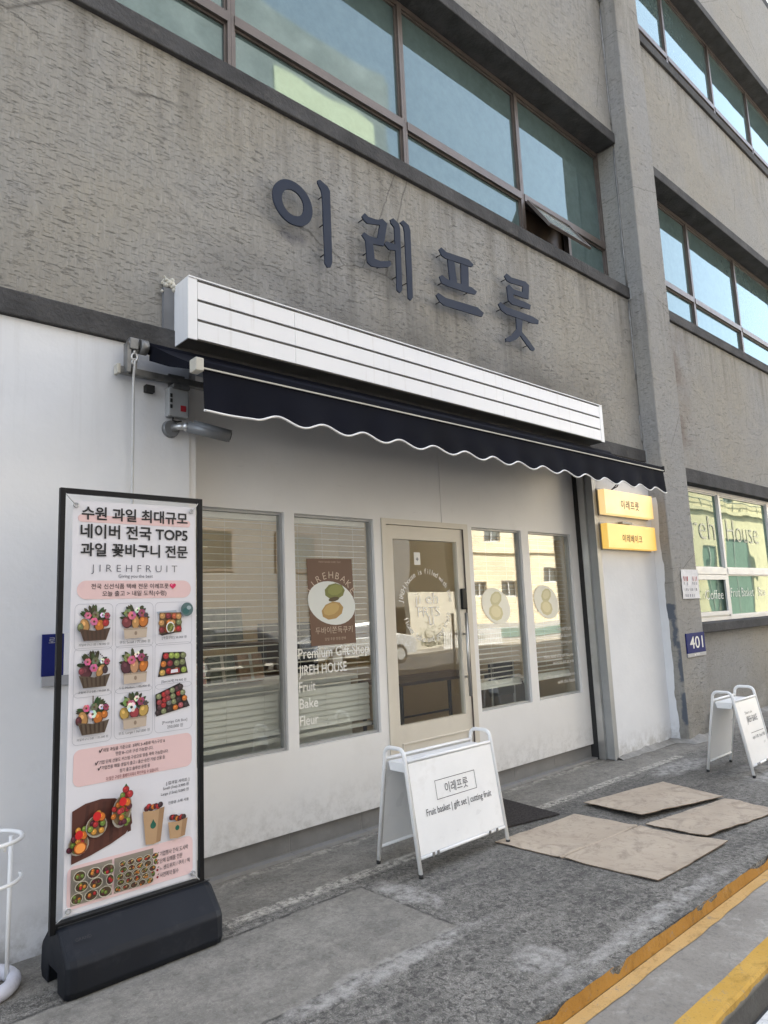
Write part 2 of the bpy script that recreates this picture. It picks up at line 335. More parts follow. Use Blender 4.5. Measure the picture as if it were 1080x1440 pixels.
    M['lamp_front'] = emis('lit_amber_acrylic', (1.0, .66, .17), .135, (1.0, .56, .09), 3)
    M['lamp_front_pale'] = emis('lit_pale_amber_acrylic', (1.0, .74, .36), .16, (1.0, .62, .20), 3)
    M['tube'] = emis('lit_tube', (1, .86, .64), 7.5)
    g = G('printed_ink'); at = g.nt.nodes.new('ShaderNodeAttribute'); at.attribute_name = 'Col'
    M['ink'] = g.pbr(at.outputs['Color'], .5)
    # ---- across the street
    M['cream_wall'] = plain('cream_render', (.66, .57, .41), .9, var=.12, scale=.7, bump=.2, bscale=6, bdist=.02, dirt=((.38, .31, .21), .55))
    M['grey_clad'] = plain('dark_grey_cladding', (.10, .098, .095), .7, var=.1, scale=.4)
    M['pale_wall'] = plain('pale_render', (.47, .44, .37), .9, var=.05, scale=.5)
    M['dark_glass'] = glass('far_dark_glass', (.8, .9, .9), .06, .0, base=(.03, .035, .035))
    M['teal_door'] = plain('teal_shutter', (.13, .20, .175), .6, var=.15)
    M['car_silver'] = plain('silver_car_paint', (.55, .56, .57), .25, .6, var=.03)
    M['car_dark'] = plain('dark_car_paint', (.03, .032, .036), .22, .4, var=.05)
    M['tyre'] = plain('tyre', (.02, .02, .02), .85)
    M['wire'] = plain('black_cable', (.02, .02, .02), .6)
    M['pole'] = plain('concrete_pole', (.36, .35, .33), .85)
make_materials()

# ------------------------------------------------------------------ mesh helper
def wloc(o):
    v = Vector((0, 0, 0))
    while o is not None:
        v += o.location; o = o.parent
    return v
class MB:
    """one mesh in world coordinates; several materials allowed"""
    def __init__(s): s.bm = bmesh.new(); s.mi = 0
    def _tag(s, faces):
        for f in faces: f.material_index = s.mi
    def box(s, x0, x1, y0, y1, z0, z1, bev=0):
        r = bmesh.ops.create_cube(s.bm, size=1)
        bmesh.ops.scale(s.bm, vec=(x1-x0, y1-y0, z1-z0), verts=r['verts'])
        bmesh.ops.translate(s.bm, vec=((x0+x1)/2, (y0+y1)/2, (z0+z1)/2), verts=r['verts'])
        fs = set(f for v in r['verts'] for f in v.link_faces)
        s._tag(fs)
        if bev:
            es = list(set(e for v in r['verts'] for e in v.link_edges))
            rr = bmesh.ops.bevel(s.bm, geom=es, offset=bev, segments=2, affect='EDGES', profile=.5)
            s._tag(rr['faces'])
        return s
    def hull(s, pts, faces):
        vs = [s.bm.verts.new(p) for p in pts]
        fs = [s.bm.faces.new([vs[i] for i in f]) for f in faces]; s._tag(fs); return vs, fs
    def prism(s, pts, depth):
        """closed outline of 3-D points extruded along vector depth"""
        d = Vector(depth); n = len(pts)
        a = [s.bm.verts.new(p) for p in pts]; b = [s.bm.verts.new(Vector(p)+d) for p in pts]
        fs = [s.bm.faces.new(a), s.bm.faces.new(b[::-1])]
        for i in range(n): fs.append(s.bm.faces.new((a[i], b[i], b[(i+1) % n], a[(i+1) % n])))
        bmesh.ops.recalc_face_normals(s.bm, faces=fs)
        s._tag(fs); return fs
    def tube(s, pts, r, n=8, cap=True, close=False):
        pts = [Vector(p) for p in pts]; m = len(pts); rings = []
        prev = None
        for i, p in enumerate(pts):
            if close: t = pts[(i+1) % m] - pts[i-1]
            else: t = pts[min(i+1, m-1)] - pts[max(i-1, 0)]
            t.normalize()
            if prev is None:
                ref = Vector((0, 0, 1)) if abs(t.z) < .9 else Vector((1, 0, 0))
                u = t.cross(ref).normalized()
            else:
                u = (prev - t*prev.dot(t)).normalized()
            prev = u; v = t.cross(u)
            rr = r[i] if isinstance(r, (list, tuple)) else r
            rings.append([s.bm.verts.new(p + (u*math.cos(2*math.pi*k/n) + v*math.sin(2*math.pi*k/n))*rr) for k in range(n)])
        fs = []
        for i in range(m if close else m-1):
            A, B = rings[i], rings[(i+1) % m]
            for k in range(n): fs.append(s.bm.faces.new((A[k], B[k], B[(k+1) % n], A[(k+1) % n])))
        for f in fs: f.smooth = True
        if cap and not close:
            fs.append(s.bm.faces.new(rings[0])); fs.append(s.bm.faces.new(rings[-1][::-1]))
        bmesh.ops.recalc_face_normals(s.bm, faces=fs); s._tag(fs); return s
    def ball(s, c, r, sc=(1, 1, 1), seg=12):
        rr = bmesh.ops.create_uvsphere(s.bm, u_segments=seg, v_segments=max(6, seg//2), radius=r)
        bmesh.ops.scale(s.bm, vec=sc, verts=rr['verts']); bmesh.ops.translate(s.bm, vec=c, verts=rr['verts'])
        fs = set(f for v in rr['verts'] for f in v.link_faces)
        for f in fs: f.smooth = True
        s._tag(fs); return s
    def build(s, name, mats, parent=None, smooth=False):
        if not isinstance(mats, (list, tuple)): mats = [mats]
        off = wloc(parent) if parent is not None else Vector((0, 0, 0))
        if off.length: bmesh.ops.translate(s.bm, vec=-off, verts=s.bm.verts[:])
        me = bpy.data.meshes.new(name); s.bm.to_mesh(me); s.bm.free()
        for m in mats: me.materials.append(m)
        if smooth: me.shade_smooth()
        o = bpy.data.objects.new(name, me); col.objects.link(o)
        if parent is not None: o.parent = parent
        return o
def tag(o, label=None, cat=None, group=None, kind=None):
    if label: o['label'] = label
    if cat: o['category'] = cat
    if group: o['group'] = group
    if kind: o['kind'] = kind
    return o
def thing(name, loc, label, cat, group=None):
    o = bpy.data.objects.new(name, None); o.location = loc; o.empty_display_size = .1; col.objects.link(o)
    return tag(o, label, cat, group)
def bx(name, parent, mat, x0, x1, y0, y1, z0, z1, bev=0):
    return MB().box(x0, x1, y0, y1, z0, z1, bev).build(name, mat, parent)
def share(src, name, loc, parent, rot=None):
    o = bpy.data.objects.new(name, src.data); o.location = loc
    if rot: o.rotation_euler = rot
    col.objects.link(o); o.parent = parent; return o

# ------------------------------------------------------------------ lettering
_tc = {}; _pen = {}
def glyphs(body, bold=0.0, spacing=1.0):
    k = (body, bold, spacing)
    if k not in _tc:
        if 'o' not in _pen:
            _pen['c'] = bpy.data.curves.new('pen', 'FONT'); _pen['o'] = bpy.data.objects.new('pen', _pen['c'])
        c, o = _pen['c'], _pen['o']
        c.body = body; c.size = 1; c.resolution_u = 3; c.offset = bold; c.space_character = spacing; c.fill_mode = 'FRONT'
        me = bpy.data.meshes.new_from_object(o)
        _tc[k] = ([tuple(v.co[:2]) for v in me.vertices], [tuple(p.vertices) for p in me.polygons])
        bpy.data.meshes.remove(me)
    return _tc[k]
class Print:
    """flat print: coloured faces on a plane, each layer a hair above the last"""
    def __init__(s): s.v = []; s.f = []; s.c = []; s.L = 0
    def add(s, pts, faces, colr):
        b = len(s.v); s.v += [(x, z, s.L) for x, z in pts]; s.f += [tuple(i+b for i in f) for f in faces]; s.c += [colr]*len(faces)
    def layer(s): s.L += 1
    def poly(s, pts, colr): s.add(pts, [tuple(range(len(pts)))], colr); s.L += 1
    def ell(s, cx, cz, rx, rz, colr, rot=0, n=18, a0=0, a1=360):
        c, d = math.cos(R(rot)), math.sin(R(rot)); P = []
        for k in range(n if a1-a0 >= 360 else n+1):
            a = R(a0 + (a1-a0)*k/n); x, z = rx*math.cos(a), rz*math.sin(a); P.append((cx+x*c-z*d, cz+x*d+z*c))
        s.poly(P, colr)
    def rrect(s, x0, x1, z0, z1, r, colr, line=None):
        def pts(x0, x1, z0, z1, r):
            P = []
            for cx, cz, a in ((x1-r, z1-r, 0), (x0+r, z1-r, 90), (x0+r, z0+r, 180), (x1-r, z0+r, 270)):
                for k in range(7): P.append((cx+r*math.cos(R(a+15*k)), cz+r*math.sin(R(a+15*k))))
            return P
        if line:
            A = pts(x0, x1, z0, z1, r); B = pts(x0+line, x1-line, z0+line, z1-line, r-line); n = len(A)
            s.add(A+B, [(i, (i+1) % n, n+(i+1) % n, n+i) for i in range(n)], colr); s.L += 1
        else: s.poly(pts(x0, x1, z0, z1, r), colr)
    def text(s, body, x0, x1, zb, colr, bold=0.0, spacing=1.0, h=None):
        v, f = glyphs(body, bold, spacing)
        a = min(p[0] for p in v); b = max(p[0] for p in v); k = (x1-x0)/(b-a)
        kz = k if h is None else h/max(p[1] for p in v)
        s.add([(x0+(p[0]-a)*k, zb+p[1]*kz) for p in v], f, colr); s.L += 1
    def arc(s, body, cx, cz, r, a0, a1, size, colr, bold=0, inward=False):
        n = len(body)
        for i, ch in enumerate(body):
            if ch == ' ': continue
            a = R(a0 + (a1-a0)*(i+.5)/n); v, f = glyphs(ch, bold)
            w = (min(p[0] for p in v)+max(p[0] for p in v))/2
            t = a - math.pi/2 if not inward else a + math.pi/2
            c, d = math.cos(t), math.sin(t); ox, oz = cx+r*math.cos(a), cz+r*math.sin(a)
            s.add([(ox+((p[0]-w)*c-p[1]*d)*size, oz+((p[0]-w)*d+p[1]*c)*size) for p in v], f, colr)
        s.L += 1
    def build(s, name, parent, org, ux=(1, 0, 0), uz=(0, 0, 1), nrm=(0, -1, 0), step=.00025, base=.001, mat=None, kind=None, bend=None):
        org, ux, uz, nrm = Vector(org), Vector(ux), Vector(uz), Vector(nrm); off = wloc(parent) if parent is not None else Vector()
        me = bpy.data.meshes.new(name)
        V = []
        for x, z, L in s.v:
            p = org + ux*x + uz*z + nrm*(base+step*L)
            if bend: p = p + nrm*bend(x, z)
            V.append(p - off)
        me.from_pydata(V, [], s.f)
        if mat is None:
            ca = me.color_attributes.new('Col', 'FLOAT_COLOR', 'CORNER')
            i = 0
            for p, c in zip(me.polygons, s.c):
                for _ in range(p.loop_total): ca.data[i].color = (*c, 1); i += 1
            mat = M['ink']
        me.materials.append(mat); me.update()
        # faces must look along nrm
        if me.polygons and (sum((p.normal*p.area for p in me.polygons), Vector())).dot(nrm) < 0: me.flip_normals()
        o = bpy.data.objects.new(name, me); col.objects.link(o)
        if parent is not None: o.parent = parent
        if kind: o['kind'] = kind
        return o

# ================================================================== GROUND
YK, YE = 1.71, 1.318            # pavement edge, outer kerb edge
ZK, ZR = -0.057, -0.20
def jit(x, s, a): return a*(mn.noise(Vector((x*s, 3.1, 7.7))) + .5*mn.noise(Vector((x*s*3.1, 1.1, 2.2))))
def build_ground():
    m = MB()
    xs = [-40, -10, -4] + [-.5+.035*i for i in range(260)] + [9.5, 14, 30, 80]
    top_e, bot_e, back = [], [], []
    for x in xs:
        d = .012 + jit(x, 1.7, .016) + .010*max(0, mn.noise(Vector((x*9, 0, 0))))
        top_e.append(m.bm.verts.new((x, YK+d, .0))); bot_e.append(m.bm.verts.new((x, YK+.004, ZK-.05)))
        back.append(m.bm.verts.new((x, 3.95, 0)))
    for i in range(len(xs)-1):
        m.bm.faces.new((top_e[i], top_e[i+1], back[i+1], back[i])); m.bm.faces.new((bot_e[i], bot_e[i+1], top_e[i+1], top_e[i]))
    bmesh.ops.recalc_face_normals(m.bm, faces=m.bm.faces[:])
    tag(m.build('pavement', M['asphalt']), kind='structure')
    # concrete kerb
    m = MB(); n0 = None
    for x in xs:
        d = jit(x, 2.3, .006)
        sec = [(x, YK-.002, ZK-.3), (x, YK-.002, ZK), (x, YE+.008+d, ZK), (x, YE+d, ZK-.007), (x, YE+d, ZK-.06), (x, YE, ZR-.1)]
        v = [m.bm.verts.new(p) for p in sec]
        if n0:
            for k in range(5): m.bm.faces.new((n0[k], n0[k+1], v[k+1], v[k]))
        n0 = v
    bmesh.ops.recalc_face_normals(m.bm, faces=m.bm.faces[:])
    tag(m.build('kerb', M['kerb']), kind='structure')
    # ochre paint on the broken step
    def strip(name, mat, fa, fb, skip=None):
        m = MB(); A, B = [], []
        for x in xs[3:-4]:
            A.append(m.bm.verts.new(fa(x))); B.append(m.bm.verts.new(fb(x)))
        for i in range(len(A)-1):
            if skip and skip(A[i].co.x): continue
            m.bm.faces.new((A[i], A[i+1], B[i+1], B[i]))
        bmesh.ops.recalc_face_normals(m.bm, faces=m.bm.faces[:])
        return tag(m.build(name, mat), kind='structure')
    def chip(x):
        c = mn.noise(Vector((x*2.4, 9, 1))) + .6*mn.noise(Vector((x*8, 2, 5)))
        return max(0, c-.25)*.06
    strip('painted_kerb_step', M['yellow_face'], lambda x: (x, YK-.001-.004*abs(mn.noise(Vector((x*14, 1, 0)))), ZK+.002),
          lambda x: (x, YK+.003+.010*abs(mn.noise(Vector((x*6, 0, 0)))), .0035-chip(x)-.006*abs(mn.noise(Vector((x*11, 5, 0))))))
    strip('yellow_line', M['yellow_line'], lambda x: (x, YK-.006, ZK+.004), lambda x: (x, 1.643+jit(x, 3, .013), ZK+.004))
    strip('yellow_line', M['yellow_edge'], lambda x: (x, 1.409+jit(x, 3.3, .006), ZK+.004), lambda x: (x, YE+.006+jit(x, 2.3, .006), ZK+.004))
    strip('yellow_edge_paint', M['yellow_edge'], lambda x: (x, YE-.003+jit(x, 2.3, .006), ZK-.006), lambda x: (x, YE-.003+jit(x, 2.3, .006), ZK-.022-.020*abs(mn.noise(Vector((x*7, 0, 3))))))
    strip('yellow_edge_paint', M['yellow_edge'], lambda x: (x, YE+.006+jit(x, 2.3, .006), ZK+.004), lambda x: (x, YE-.003+jit(x, 2.3, .006), ZK-.006))
    m = MB(); m.hull([(-400, -400, ZR), (400, -400, ZR), (400, 400, ZR), (-400, 400, ZR)], [(0, 1, 2, 3)])
    tag(m.build('road', M['road']), kind='structure')
    m = MB(); m.hull([(-20, 1.14, ZR+.004), (60, 1.14, ZR+.004), (60, 1.305, ZR+.004), (-20, 1.305, ZR+.004)], [(0, 1, 2, 3)])
    tag(m.build('white_road_line', M['road_white']), kind='structure')
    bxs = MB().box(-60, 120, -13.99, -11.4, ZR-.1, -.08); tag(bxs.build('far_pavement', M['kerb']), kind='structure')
build_ground()

# ================================================================== BUILDING
B = thing('commercial_building', (4.5, 6, 0), 'grey stuccoed commercial building with a white shopfront at street level', 'building')
def part(name, mat, *b, bev=0): return bx(name, B, mat, *b, bev=bev)
XL, XR, YW, YB = -9.0, 26.0, 3.70, 11.0
PX0, PX1 = 7.45, 8.06           # pilaster
SX0, SX1 = 1.854, 6.33          # shop opening
def wall_band(z0, z1, openings=()):
    """stucco strip z0..z1 with window openings"""
    m = MB(); x = XL
    for a, b in sorted(openings):
        m.box(x, a, YW, YW+.3, z0, z1); x = b
    m.box(x, XR, YW, YW+.3, z0, z1); return m
def join_into(m, other):
    me = bpy.data.meshes.new('tmp'); other.bm.to_mesh(me); other.bm.free(); m.bm.from_mesh(me); bpy.data.meshes.remove(me)
RB = (8.06, 22.0)               # right bay windows
LB = (-6.0, 7.45)
w = MB()
w.box(XL, 7.45, YW, YW+.3, 3.20, 5.03); w.box(7.45, XR, YW, YW+.3, 3.115, 5.03)
w.box(XL, LB[0], YW, YW+.3, 5.17, 7.03); w.box(RB[1], XR, YW, YW+.3, 5.17, 7.03)
w.box(XL, XR, YW, YW+.3, 7.17, 9.02)
w.box(XL, LB[0], YW, YW+.3, 9.16, 10.98); w.box(RB[1], XR, YW, YW+.3, 9.16, 10.98)
w.box(XL, XR, YW, YW+.3, 11.12, 13.4)
w.box(7.45, XR, YW, YW+.3, -.2, 1.10); w.box(22.0, XR, YW, YW+.3, 1.22, 2.93)
w.box(7.451, 8.059, YW, YW+.3, 5.17, 7.03); w.box(7.451, 8.059, YW, YW+.3, 9.16, 10.98); w.box(7.451, 8.059, YW, YW+.3, 1.10, 3.115)
w.build('wall', M['stucco'], B)
for px in (PX0, 22.6):
    part('pilaster', M['stucco'], px, px+.61, 3.50, YW-.002, -.2, 13.2, bev=.012)
part('wall', M['white_wall'], XL, SX0, 3.69, 4.1, -.2, 3.06)
part('wall', M['white_wall'], SX1, 7.449, 3.688, 4.1, -.2, 3.06)
# white paint carried a hand's width round onto the pilaster
m = MB(); A = []; Bv = []
for i in range(60):
    z = .03 + i*2.62/59
    yy = 3.60 + .018*mn.noise(Vector((z*3, 0, 4))) + .010*mn.noise(Vector((z*13, 0, 4)))
    A.append(m.bm.verts.new((PX0-.003, 3.69, z))); Bv.append(m.bm.verts.new((PX0-.003, yy, z)))
for i in range(59): m.bm.faces.new((A[i], Bv[i], Bv[i+1], A[i+1]))
m.build('wall_paint_edge', M['white_wall'], B)
part('wall', M['white_wall'], SX0, SX1, 3.70, 4.1, 2.96, 3.06)
part('rear_wall', M['stucco'], XL, XR, YB-.3, YB, -.2, 13.4)
part('side_wall', M['stucco'], XL, XL+.3, YW+.3, YB-.3, -.2, 13.4)
part('side_wall', M['stucco'], XR-.3, XR, YW+.3, YB-.3, -.2, 13.4)
part('roof', M['trim'], XL, XR, YW, YB, 13.4, 13.6)
part('floor_slab', M['room'], XL+.3, XR-.3, YW+.3, YB-.3, 2.86, 3.05)
part('floor_slab', M['room'], XL+.3, XR-.3, YW+.3, YB-.3, 7.3, 7.5)
# dark projecting bands, sills and lintels
part('band', M['trim'], XL, 7.435, 3.665, 3.86, 3.062, 3.199, bev=.008)
for z0, nm in ((5.032, 'sill'), (9.022, 'sill'), (7.032, 'lintel'), (10.982, 'lintel')):
    part(nm, M['trim'], LB[0]-.1, 7.447, 3.665, 3.98, z0, z0+.136, bev=.008)
    part(nm, M['trim'], 8.062, RB[1]+.1, 3.665, 3.98, z0, z0+.136, bev=.008)
part('lintel', M['trim'], 8.062, 22.1, 3.665, 3.86, 2.932, 3.113, bev=.008)
part('sill', M['trim'], 8.062, 22.1, 3.60, 3.86, 1.102, 1.218, bev=.012)
# grey sealant lines and metal tips where the bands meet the pilaster
for z0 in (5.03, 3.06, 9.02):
    part('band_tip', M['grey_metal'], 7.436, 7.4485, 3.652, 3.72, z0-.012, z0+.15)
for (z0, z1) in ((3.30, 3.62), (4.05, 5.0), (5.2, 6.98), (7.3, 8.9)):
    m = MB(); m.tube([(7.443+.004*math.sin(i*1.7), YW-.004, z0+(z1-z0)*i/8) for i in range(9)], [.009+.004*abs(math.sin(i*2.3)) for i in range(9)], 6)
    m.build('sealant_line', M['galv'], B)

def win_unit(x0, x1, z0, z1, zt, y, fm, gm, style='plain'):
    """one bay: frame with transom, upper pane, lower pane; frame 5 cm, panes set back"""
    f = MB(); t = .045
    f.box(x0, x0+t*.6, y-.035, y+.035, z0, z1); f.box(x1-t*.6, x1, y-.035, y+.035, z0, z1)
    f.box(x0+t*.6, x1-t*.6, y-.032, y+.035, z1-t, z1); f.box(x0+t*.6, x1-t*.6, y-.032, y+.035, z0, z0+t)
    f.box(x0+t*.6, x1-t*.6, y-.042, y+.035, zt-.04, zt+.04)
    # inner beads
    b = .018
    for (a, c) in ((z0+t, zt-.04), (zt+.04, z1-t)):
        f.box(x0+t*.6, x0+t*.6+b, y-.016, y+.03, a, c); f.box(x1-t*.6-b, x1-t*.6, y-.016, y+.03, a, c)
        f.box(x0+t*.6+b, x1-t*.6-b, y-.015, y+.03, c-b, c); f.box(x0+t*.6+b, x1-t*.6-b, y-.015, y+.03, a, a+b)
    o = f.build('window', fm, B)
    if style == 'sash':
        xm = (x0+x1)/2+.03
        bx('window_frame', o, fm, xm-.025, xm+.025, y-.03, y+.035, z0+t, zt-.04)
        bx('pane', o, gm, xm+.027, x1-t*.6-b-.001, y+.0, y+.006, z0+t+b, zt-.04-b)
    else:
        tilt = random.uniform(-.004, .004)
        bx('pane', o, gm, x0+t*.6+b, x1-t*.6-b, y+.002, y+.008, z0+t+b, zt-.04-b)
    bx('pane', o, gm, x0+t*.6+b, x1-t*.6-b, y+.004, y+.010, zt+.04+b, z1-t-b)
    return o
YG = 3.95
xl = [2.30-1.74*3, 2.30-1.74*2, .56, 2.30, 4.045, 5.775, 7.447]
for i in range(6):
    st = 'sash' if i == 5 else 'plain'
    W = win_unit(xl[i]+.001, xl[i+1]-.001, 5.17, 7.03, 5.79, YG, M['brown_alu'], M['film_glass'], st)
    if st == 'sash':      # top hung sash pushed open
        x0, x1 = xl[i]+.05, (xl[i]+xl[i+1])/2+.0
        hz, hy, L, a = 5.745, YG-.035, .46, R(33)
        def P(x, s, d): return (x, hy - s*math.sin(a) - d*math.cos(a), hz - s*math.cos(a) + d*math.sin(a))
        m = MB()
        def bar(xa, xb, sa, sb, d=.03):
            pts = [P(x, s, e) for e in (0, d) for s in (sa, sb) for x in (xa, xb)]
            m.hull(pts, [(0, 1, 3, 2), (4, 6, 7, 5), (0, 4, 5, 1), (2, 3, 7, 6), (0, 2, 6, 4), (1, 5, 7, 3)])
        bar(x0, x1, 0, .035); bar(x0, x1, L-.035, L); bar(x0, x0+.035, .035, L-.035); bar(x1-.035, x1, .035, L-.035)
        bmesh.ops.recalc_face_normals(m.bm, faces=m.bm.faces[:])
        m.build('opening_sash', M['brown_alu'], W)
        m = MB(); bar = None
        pts = [P(x, s, e) for e in (.010, .016) for s in (.035, L-.035) for x in (x0+.035, x1-.035)]
        m.hull(pts, [(0, 1, 3, 2), (4, 6, 7, 5), (0, 4, 5, 1), (2, 3, 7, 6), (0, 2, 6, 4), (1, 5, 7, 3)])
        bmesh.ops.recalc_face_normals(m.bm, faces=m.bm.faces[:]); m.build('pane', M['pale_sash'], W)
        bx('dim_gap_sheet', W, M['wood'], x0, x1, YG+.05, YG+.06, 5.18, 5.75)  # opaque brown sheet stands in for the dim room behind the sash
xr = [8.19, 9.90, 11.63, 13.33, 15.05, 16.78, 18.5, 20.2, 21.95]
for i in range(8):
    win_unit(xr[i]+.001, xr[i+1]-.001, 5.17, 7.03, 5.80, YG, M['brown_alu'], M['film_glass'])
    win_unit(xr[i]+.001, xr[i+1]-.001, 9.16, 10.98, 9.76, YG, M['brown_alu'], M['film_glass'])
part('window_filler', M['brown_alu'], 8.062, 8.189, YG-.03, YG+.03, 5.171, 7.029); part('window_filler', M['brown_alu'], 8.062, 8.189, YG-.03, YG+.03, 9.161, 10.979)
for i in range(6): win_unit(xl[i]+.001, xl[i+1]-.001, 9.16, 10.98, 9.76, YG, M['brown_alu'], M['film_glass'])
xg = [8.15, 9.63, 11.40, 13.1, 14.8, 16.5, 18.3, 20.1, 22.0]
gw = []
for i in range(8):
    W = win_unit(xg[i]+.001, xg[i+1]-.001, 1.22, 2.93, 1.85, 3.82, M['white_frame'], M['ground_glass']); gw.append(W)
    if i == 0:      # small sash of its own in the lower light
        f = MB(); x0, x1, z0, z1 = xg[0]+.05, xg[1]-.05, 1.285, 1.80
        f.box(x0, x1, 3.775, 3.80, z0, z0+.05); f.box(x0, x1, 3.775, 3.80, z1-.06, z1); f.box(x0, x0+.05, 3.776, 3.80, z0+.05, z1-.06); f.box(x1-.05, x1, 3.776, 3.80, z0+.05, z1-.06)
        f.build('opening_sash', M['white_frame'], W)
part('window_filler', M['white_frame'], 8.062, 8.149, 3.79, 3.85, 1.221, 2.929)
# vinyl lettering on the ground floor panes
def on_glass(parent, y, fn, name='lettering', mat='white_print'):
    p = Print(); fn(p); return p.build(name, parent, (0, y, 0), mat=M[mat])
M['faint_print'] = plain('pale_vinyl_print', (.44, .46, .36), .5)
on_glass(gw[0], 3.818, lambda p: p.text('Jireh', 8.45, 9.46, 2.26, None, -.018, h=.32), mat='faint_print')
on_glass(gw[1], 3.818, lambda p: p.text('House', 9.86, 10.98, 2.26, None, -.018, h=.31), mat='faint_print')
on_glass(gw[0], 3.773, lambda p: p.text('Coffee', 8.86, 9.40, 1.49, None, -.012, h=.115))
on_glass(gw[1], 3.816, lambda p: p.text('Fruit Basket  | Box', 9.76, 11.0, 1.51, None, -.012, h=.12))
# mortar fillet at the foot of wall and pilaster
m = MB(); rows = []
path = [(6.30, 3.69), (6.7, 3.69), (7.1, 3.69), (7.40, 3.68), (7.45, 3.60), (7.45, 3.5), (7.75, 3.5), (8.06, 3.5), (8.06, 3.69), (8.6, 3.70), (9.4, 3.70), (11, 3.70), (14, 3.70)]
fine = []
for i in range(len(path)-1):
    (a, b), (c, d) = path[i], path[i+1]; k = max(2, int(math.hypot(c-a, d-b)/.05))
    fine += [(a+(c-a)*j/k, b+(d-b)*j/k) for j in range(k)]
for i, (x, y) in enumerate(fine):
    n = mn.noise(Vector((x*4, y*4, 0))); n2 = mn.noise(Vector((x*11, y*11, 5)))
    h = .045+.03*n+.015*n2; o = .085+.05*n+.02*n2
    ox = -.6*o if 7.38 < x < 7.47 else (.6*o if (7.9 < x < 8.1) else 0)
    rows.append([m.bm.verts.new(p) for p in ((x, y+.01, h), (x+ox*.5, y-o*.35, h*.55), (x+ox, y-o, .003))])
for i in range(len(rows)-1):
    for k in range(2): m.bm.faces.new((rows[i][k], rows[i][k+1], rows[i+1][k+1], rows[i+1][k]))
bmesh.ops.recalc_face_normals(m.bm, faces=m.bm.faces[:])
m.build('mortar_fillet', M['mortar'], B, smooth=True)

# ------------------------------------------------------------------ shopfront (recessed 18 cm)
YS, YS2 = 3.88, 3.955
def sp(x0, x1, z0, z1, name='front_panel', y0=YS): return bx(name, B, M['panel'], x0, x1, y0, YS2, z0, z1)
ZB, Z0, Z1, ZT = .143, .645, 2.20, 2.96
sp(SX0-.05, 4.198, Z1+.017, ZT); sp(4.202, 6.209, Z1+.017, ZT)                     # above, with its seam
for a, b in ((SX0-.05, 3.519), (4.514, 6.209)): sp(a, b, ZB, Z0)
for a, b in ((SX0-.05, 1.96), (2.638, 2.722), (3.441, 3.519), (4.514, 4.572), (5.274, 5.385), (6.092, 6.209)): sp(a, b, Z0, Z1+.017, 'front_post')
for a, b in ((1.96, 2.638), (2.722, 3.441), (4.572, 5.274), (5.385, 6.092)): sp(a, b, Z1, Z1+.017, 'front_post')
SW = []
for a, b in ((1.96, 2.638), (2.722, 3.441), (4.572, 5.274), (5.385, 6.092)):
    f = MB(); t = .018
    f.box(a, a+t, 3.905, 3.945, Z0, Z1); f.box(b-t, b, 3.905, 3.945, Z0, Z1); f.box(a+t, b-t, 3.905, 3.945, Z1-t, Z1); f.box(a+t, b-t, 3.905, 3.945, Z0, Z0+t)
    o = f.build('shop_window', M['grey_metal'], B); SW.append(o)
    bx('pane', o, M['shop_glass'], a+t, b-t, 3.922, 3.928, Z0+t, Z1-t)
# recess: metal shutter guides at both sides
part('shutter_guide', M['grey_metal'], 6.252, 6.328, 3.682, 3.95, .004, ZT, bev=.004)
part('shutter_guide', M['alu'], 6.212, 6.25, 3.76, 3.95, .004, ZT)
part('dark_slot', M['dark'], 6.209, 6.2115, 3.83, 3.955, .004, ZT)
part('guide_lip', M['grey_metal'], 6.235, 6.26, 3.672, 3.681, .004, ZT)
part('corner_trim', M['panel'], 1.856, 1.90, 3.70, 3.88, .004, ZT)
part('corner_strip', M['beige'], 1.965, 1.985, 3.872, 3.8795, Z1+.02, ZT)
# grey tiled plinth and tiled ledge, tile by tile
def tiles(x0, x1, first):
    x = x0; nx = first
    while x < x1-.01:
        e = min(nx, x1)
        bx('tile', B, M['tile'], x+.002, e-.002, 3.908+random.uniform(0, .0012), 3.95, .022, ZB-.003, bev=.0015)
        bx('tile', B, M['ledge_tile'], x+.002, e-.002, 3.842, 3.905, -.02, .019+random.uniform(0, .001), bev=.0015)
        x = e; nx = e+.6
    bx('grout', B, M['grout'], x0, x1, 3.911, 3.953, -.02, ZB-.006); bx('grout', B, M['grout'], x0, x1, 3.845, 3.910, -.03, .0165)
tiles(SX0, 3.519, 2.05); tiles(4.514, 6.208, 4.98)
bx('drip_trim', B, M['alu'], SX0, 3.519, 3.893, 3.953, ZB-.0025, ZB-.0005)
bx('drip_trim', B, M['alu'], 4.514, 6.208, 3.893, 3.953, ZB-.0025, ZB-.0005)
# door
f = MB(); f.box(3.521, 3.566, 3.872, 3.96, .004, 2.216); f.box(4.456, 4.512, 3.872, 3.96, .004, 2.216); f.box(3.566, 4.456, 3.872, 3.96, 2.172, 2.216)
D = f.build('door', M['beige'], B)
bx('threshold', D, M['alu'], 3.566, 4.456, 3.872, 3.96, .002, .03)
f = MB()
f.box(3.57, 3.642, 3.888, 3.935, .035, 2.168); f.box(4.377, 4.452, 3.888, 3.935, .035, 2.168); f.box(3.642, 4.377, 3.888, 3.935, 2.062, 2.168); f.box(3.642, 4.377, 3.888, 3.935, .035, .658)
for (a, b, c, d) in ((3.654, 4.40, .518, .533), (3.654, 4.40, .095, .11)): f.box(a, b, 3.880, 3.888, c, d, .003)
for a in (3.654, 4.385): f.box(a, a+.015, 3.8805, 3.888, .11, .518, .003)
f.build('door_leaf', M['beige'], D)
bx('door_glass', D, M['shop_glass'], 3.642, 4.377, 3.908, 3.914, .658, 2.062)
m = MB(); m.tube([(4.385, 3.835, .80), (4.385, 3.835, 1.47)], .013, 10)
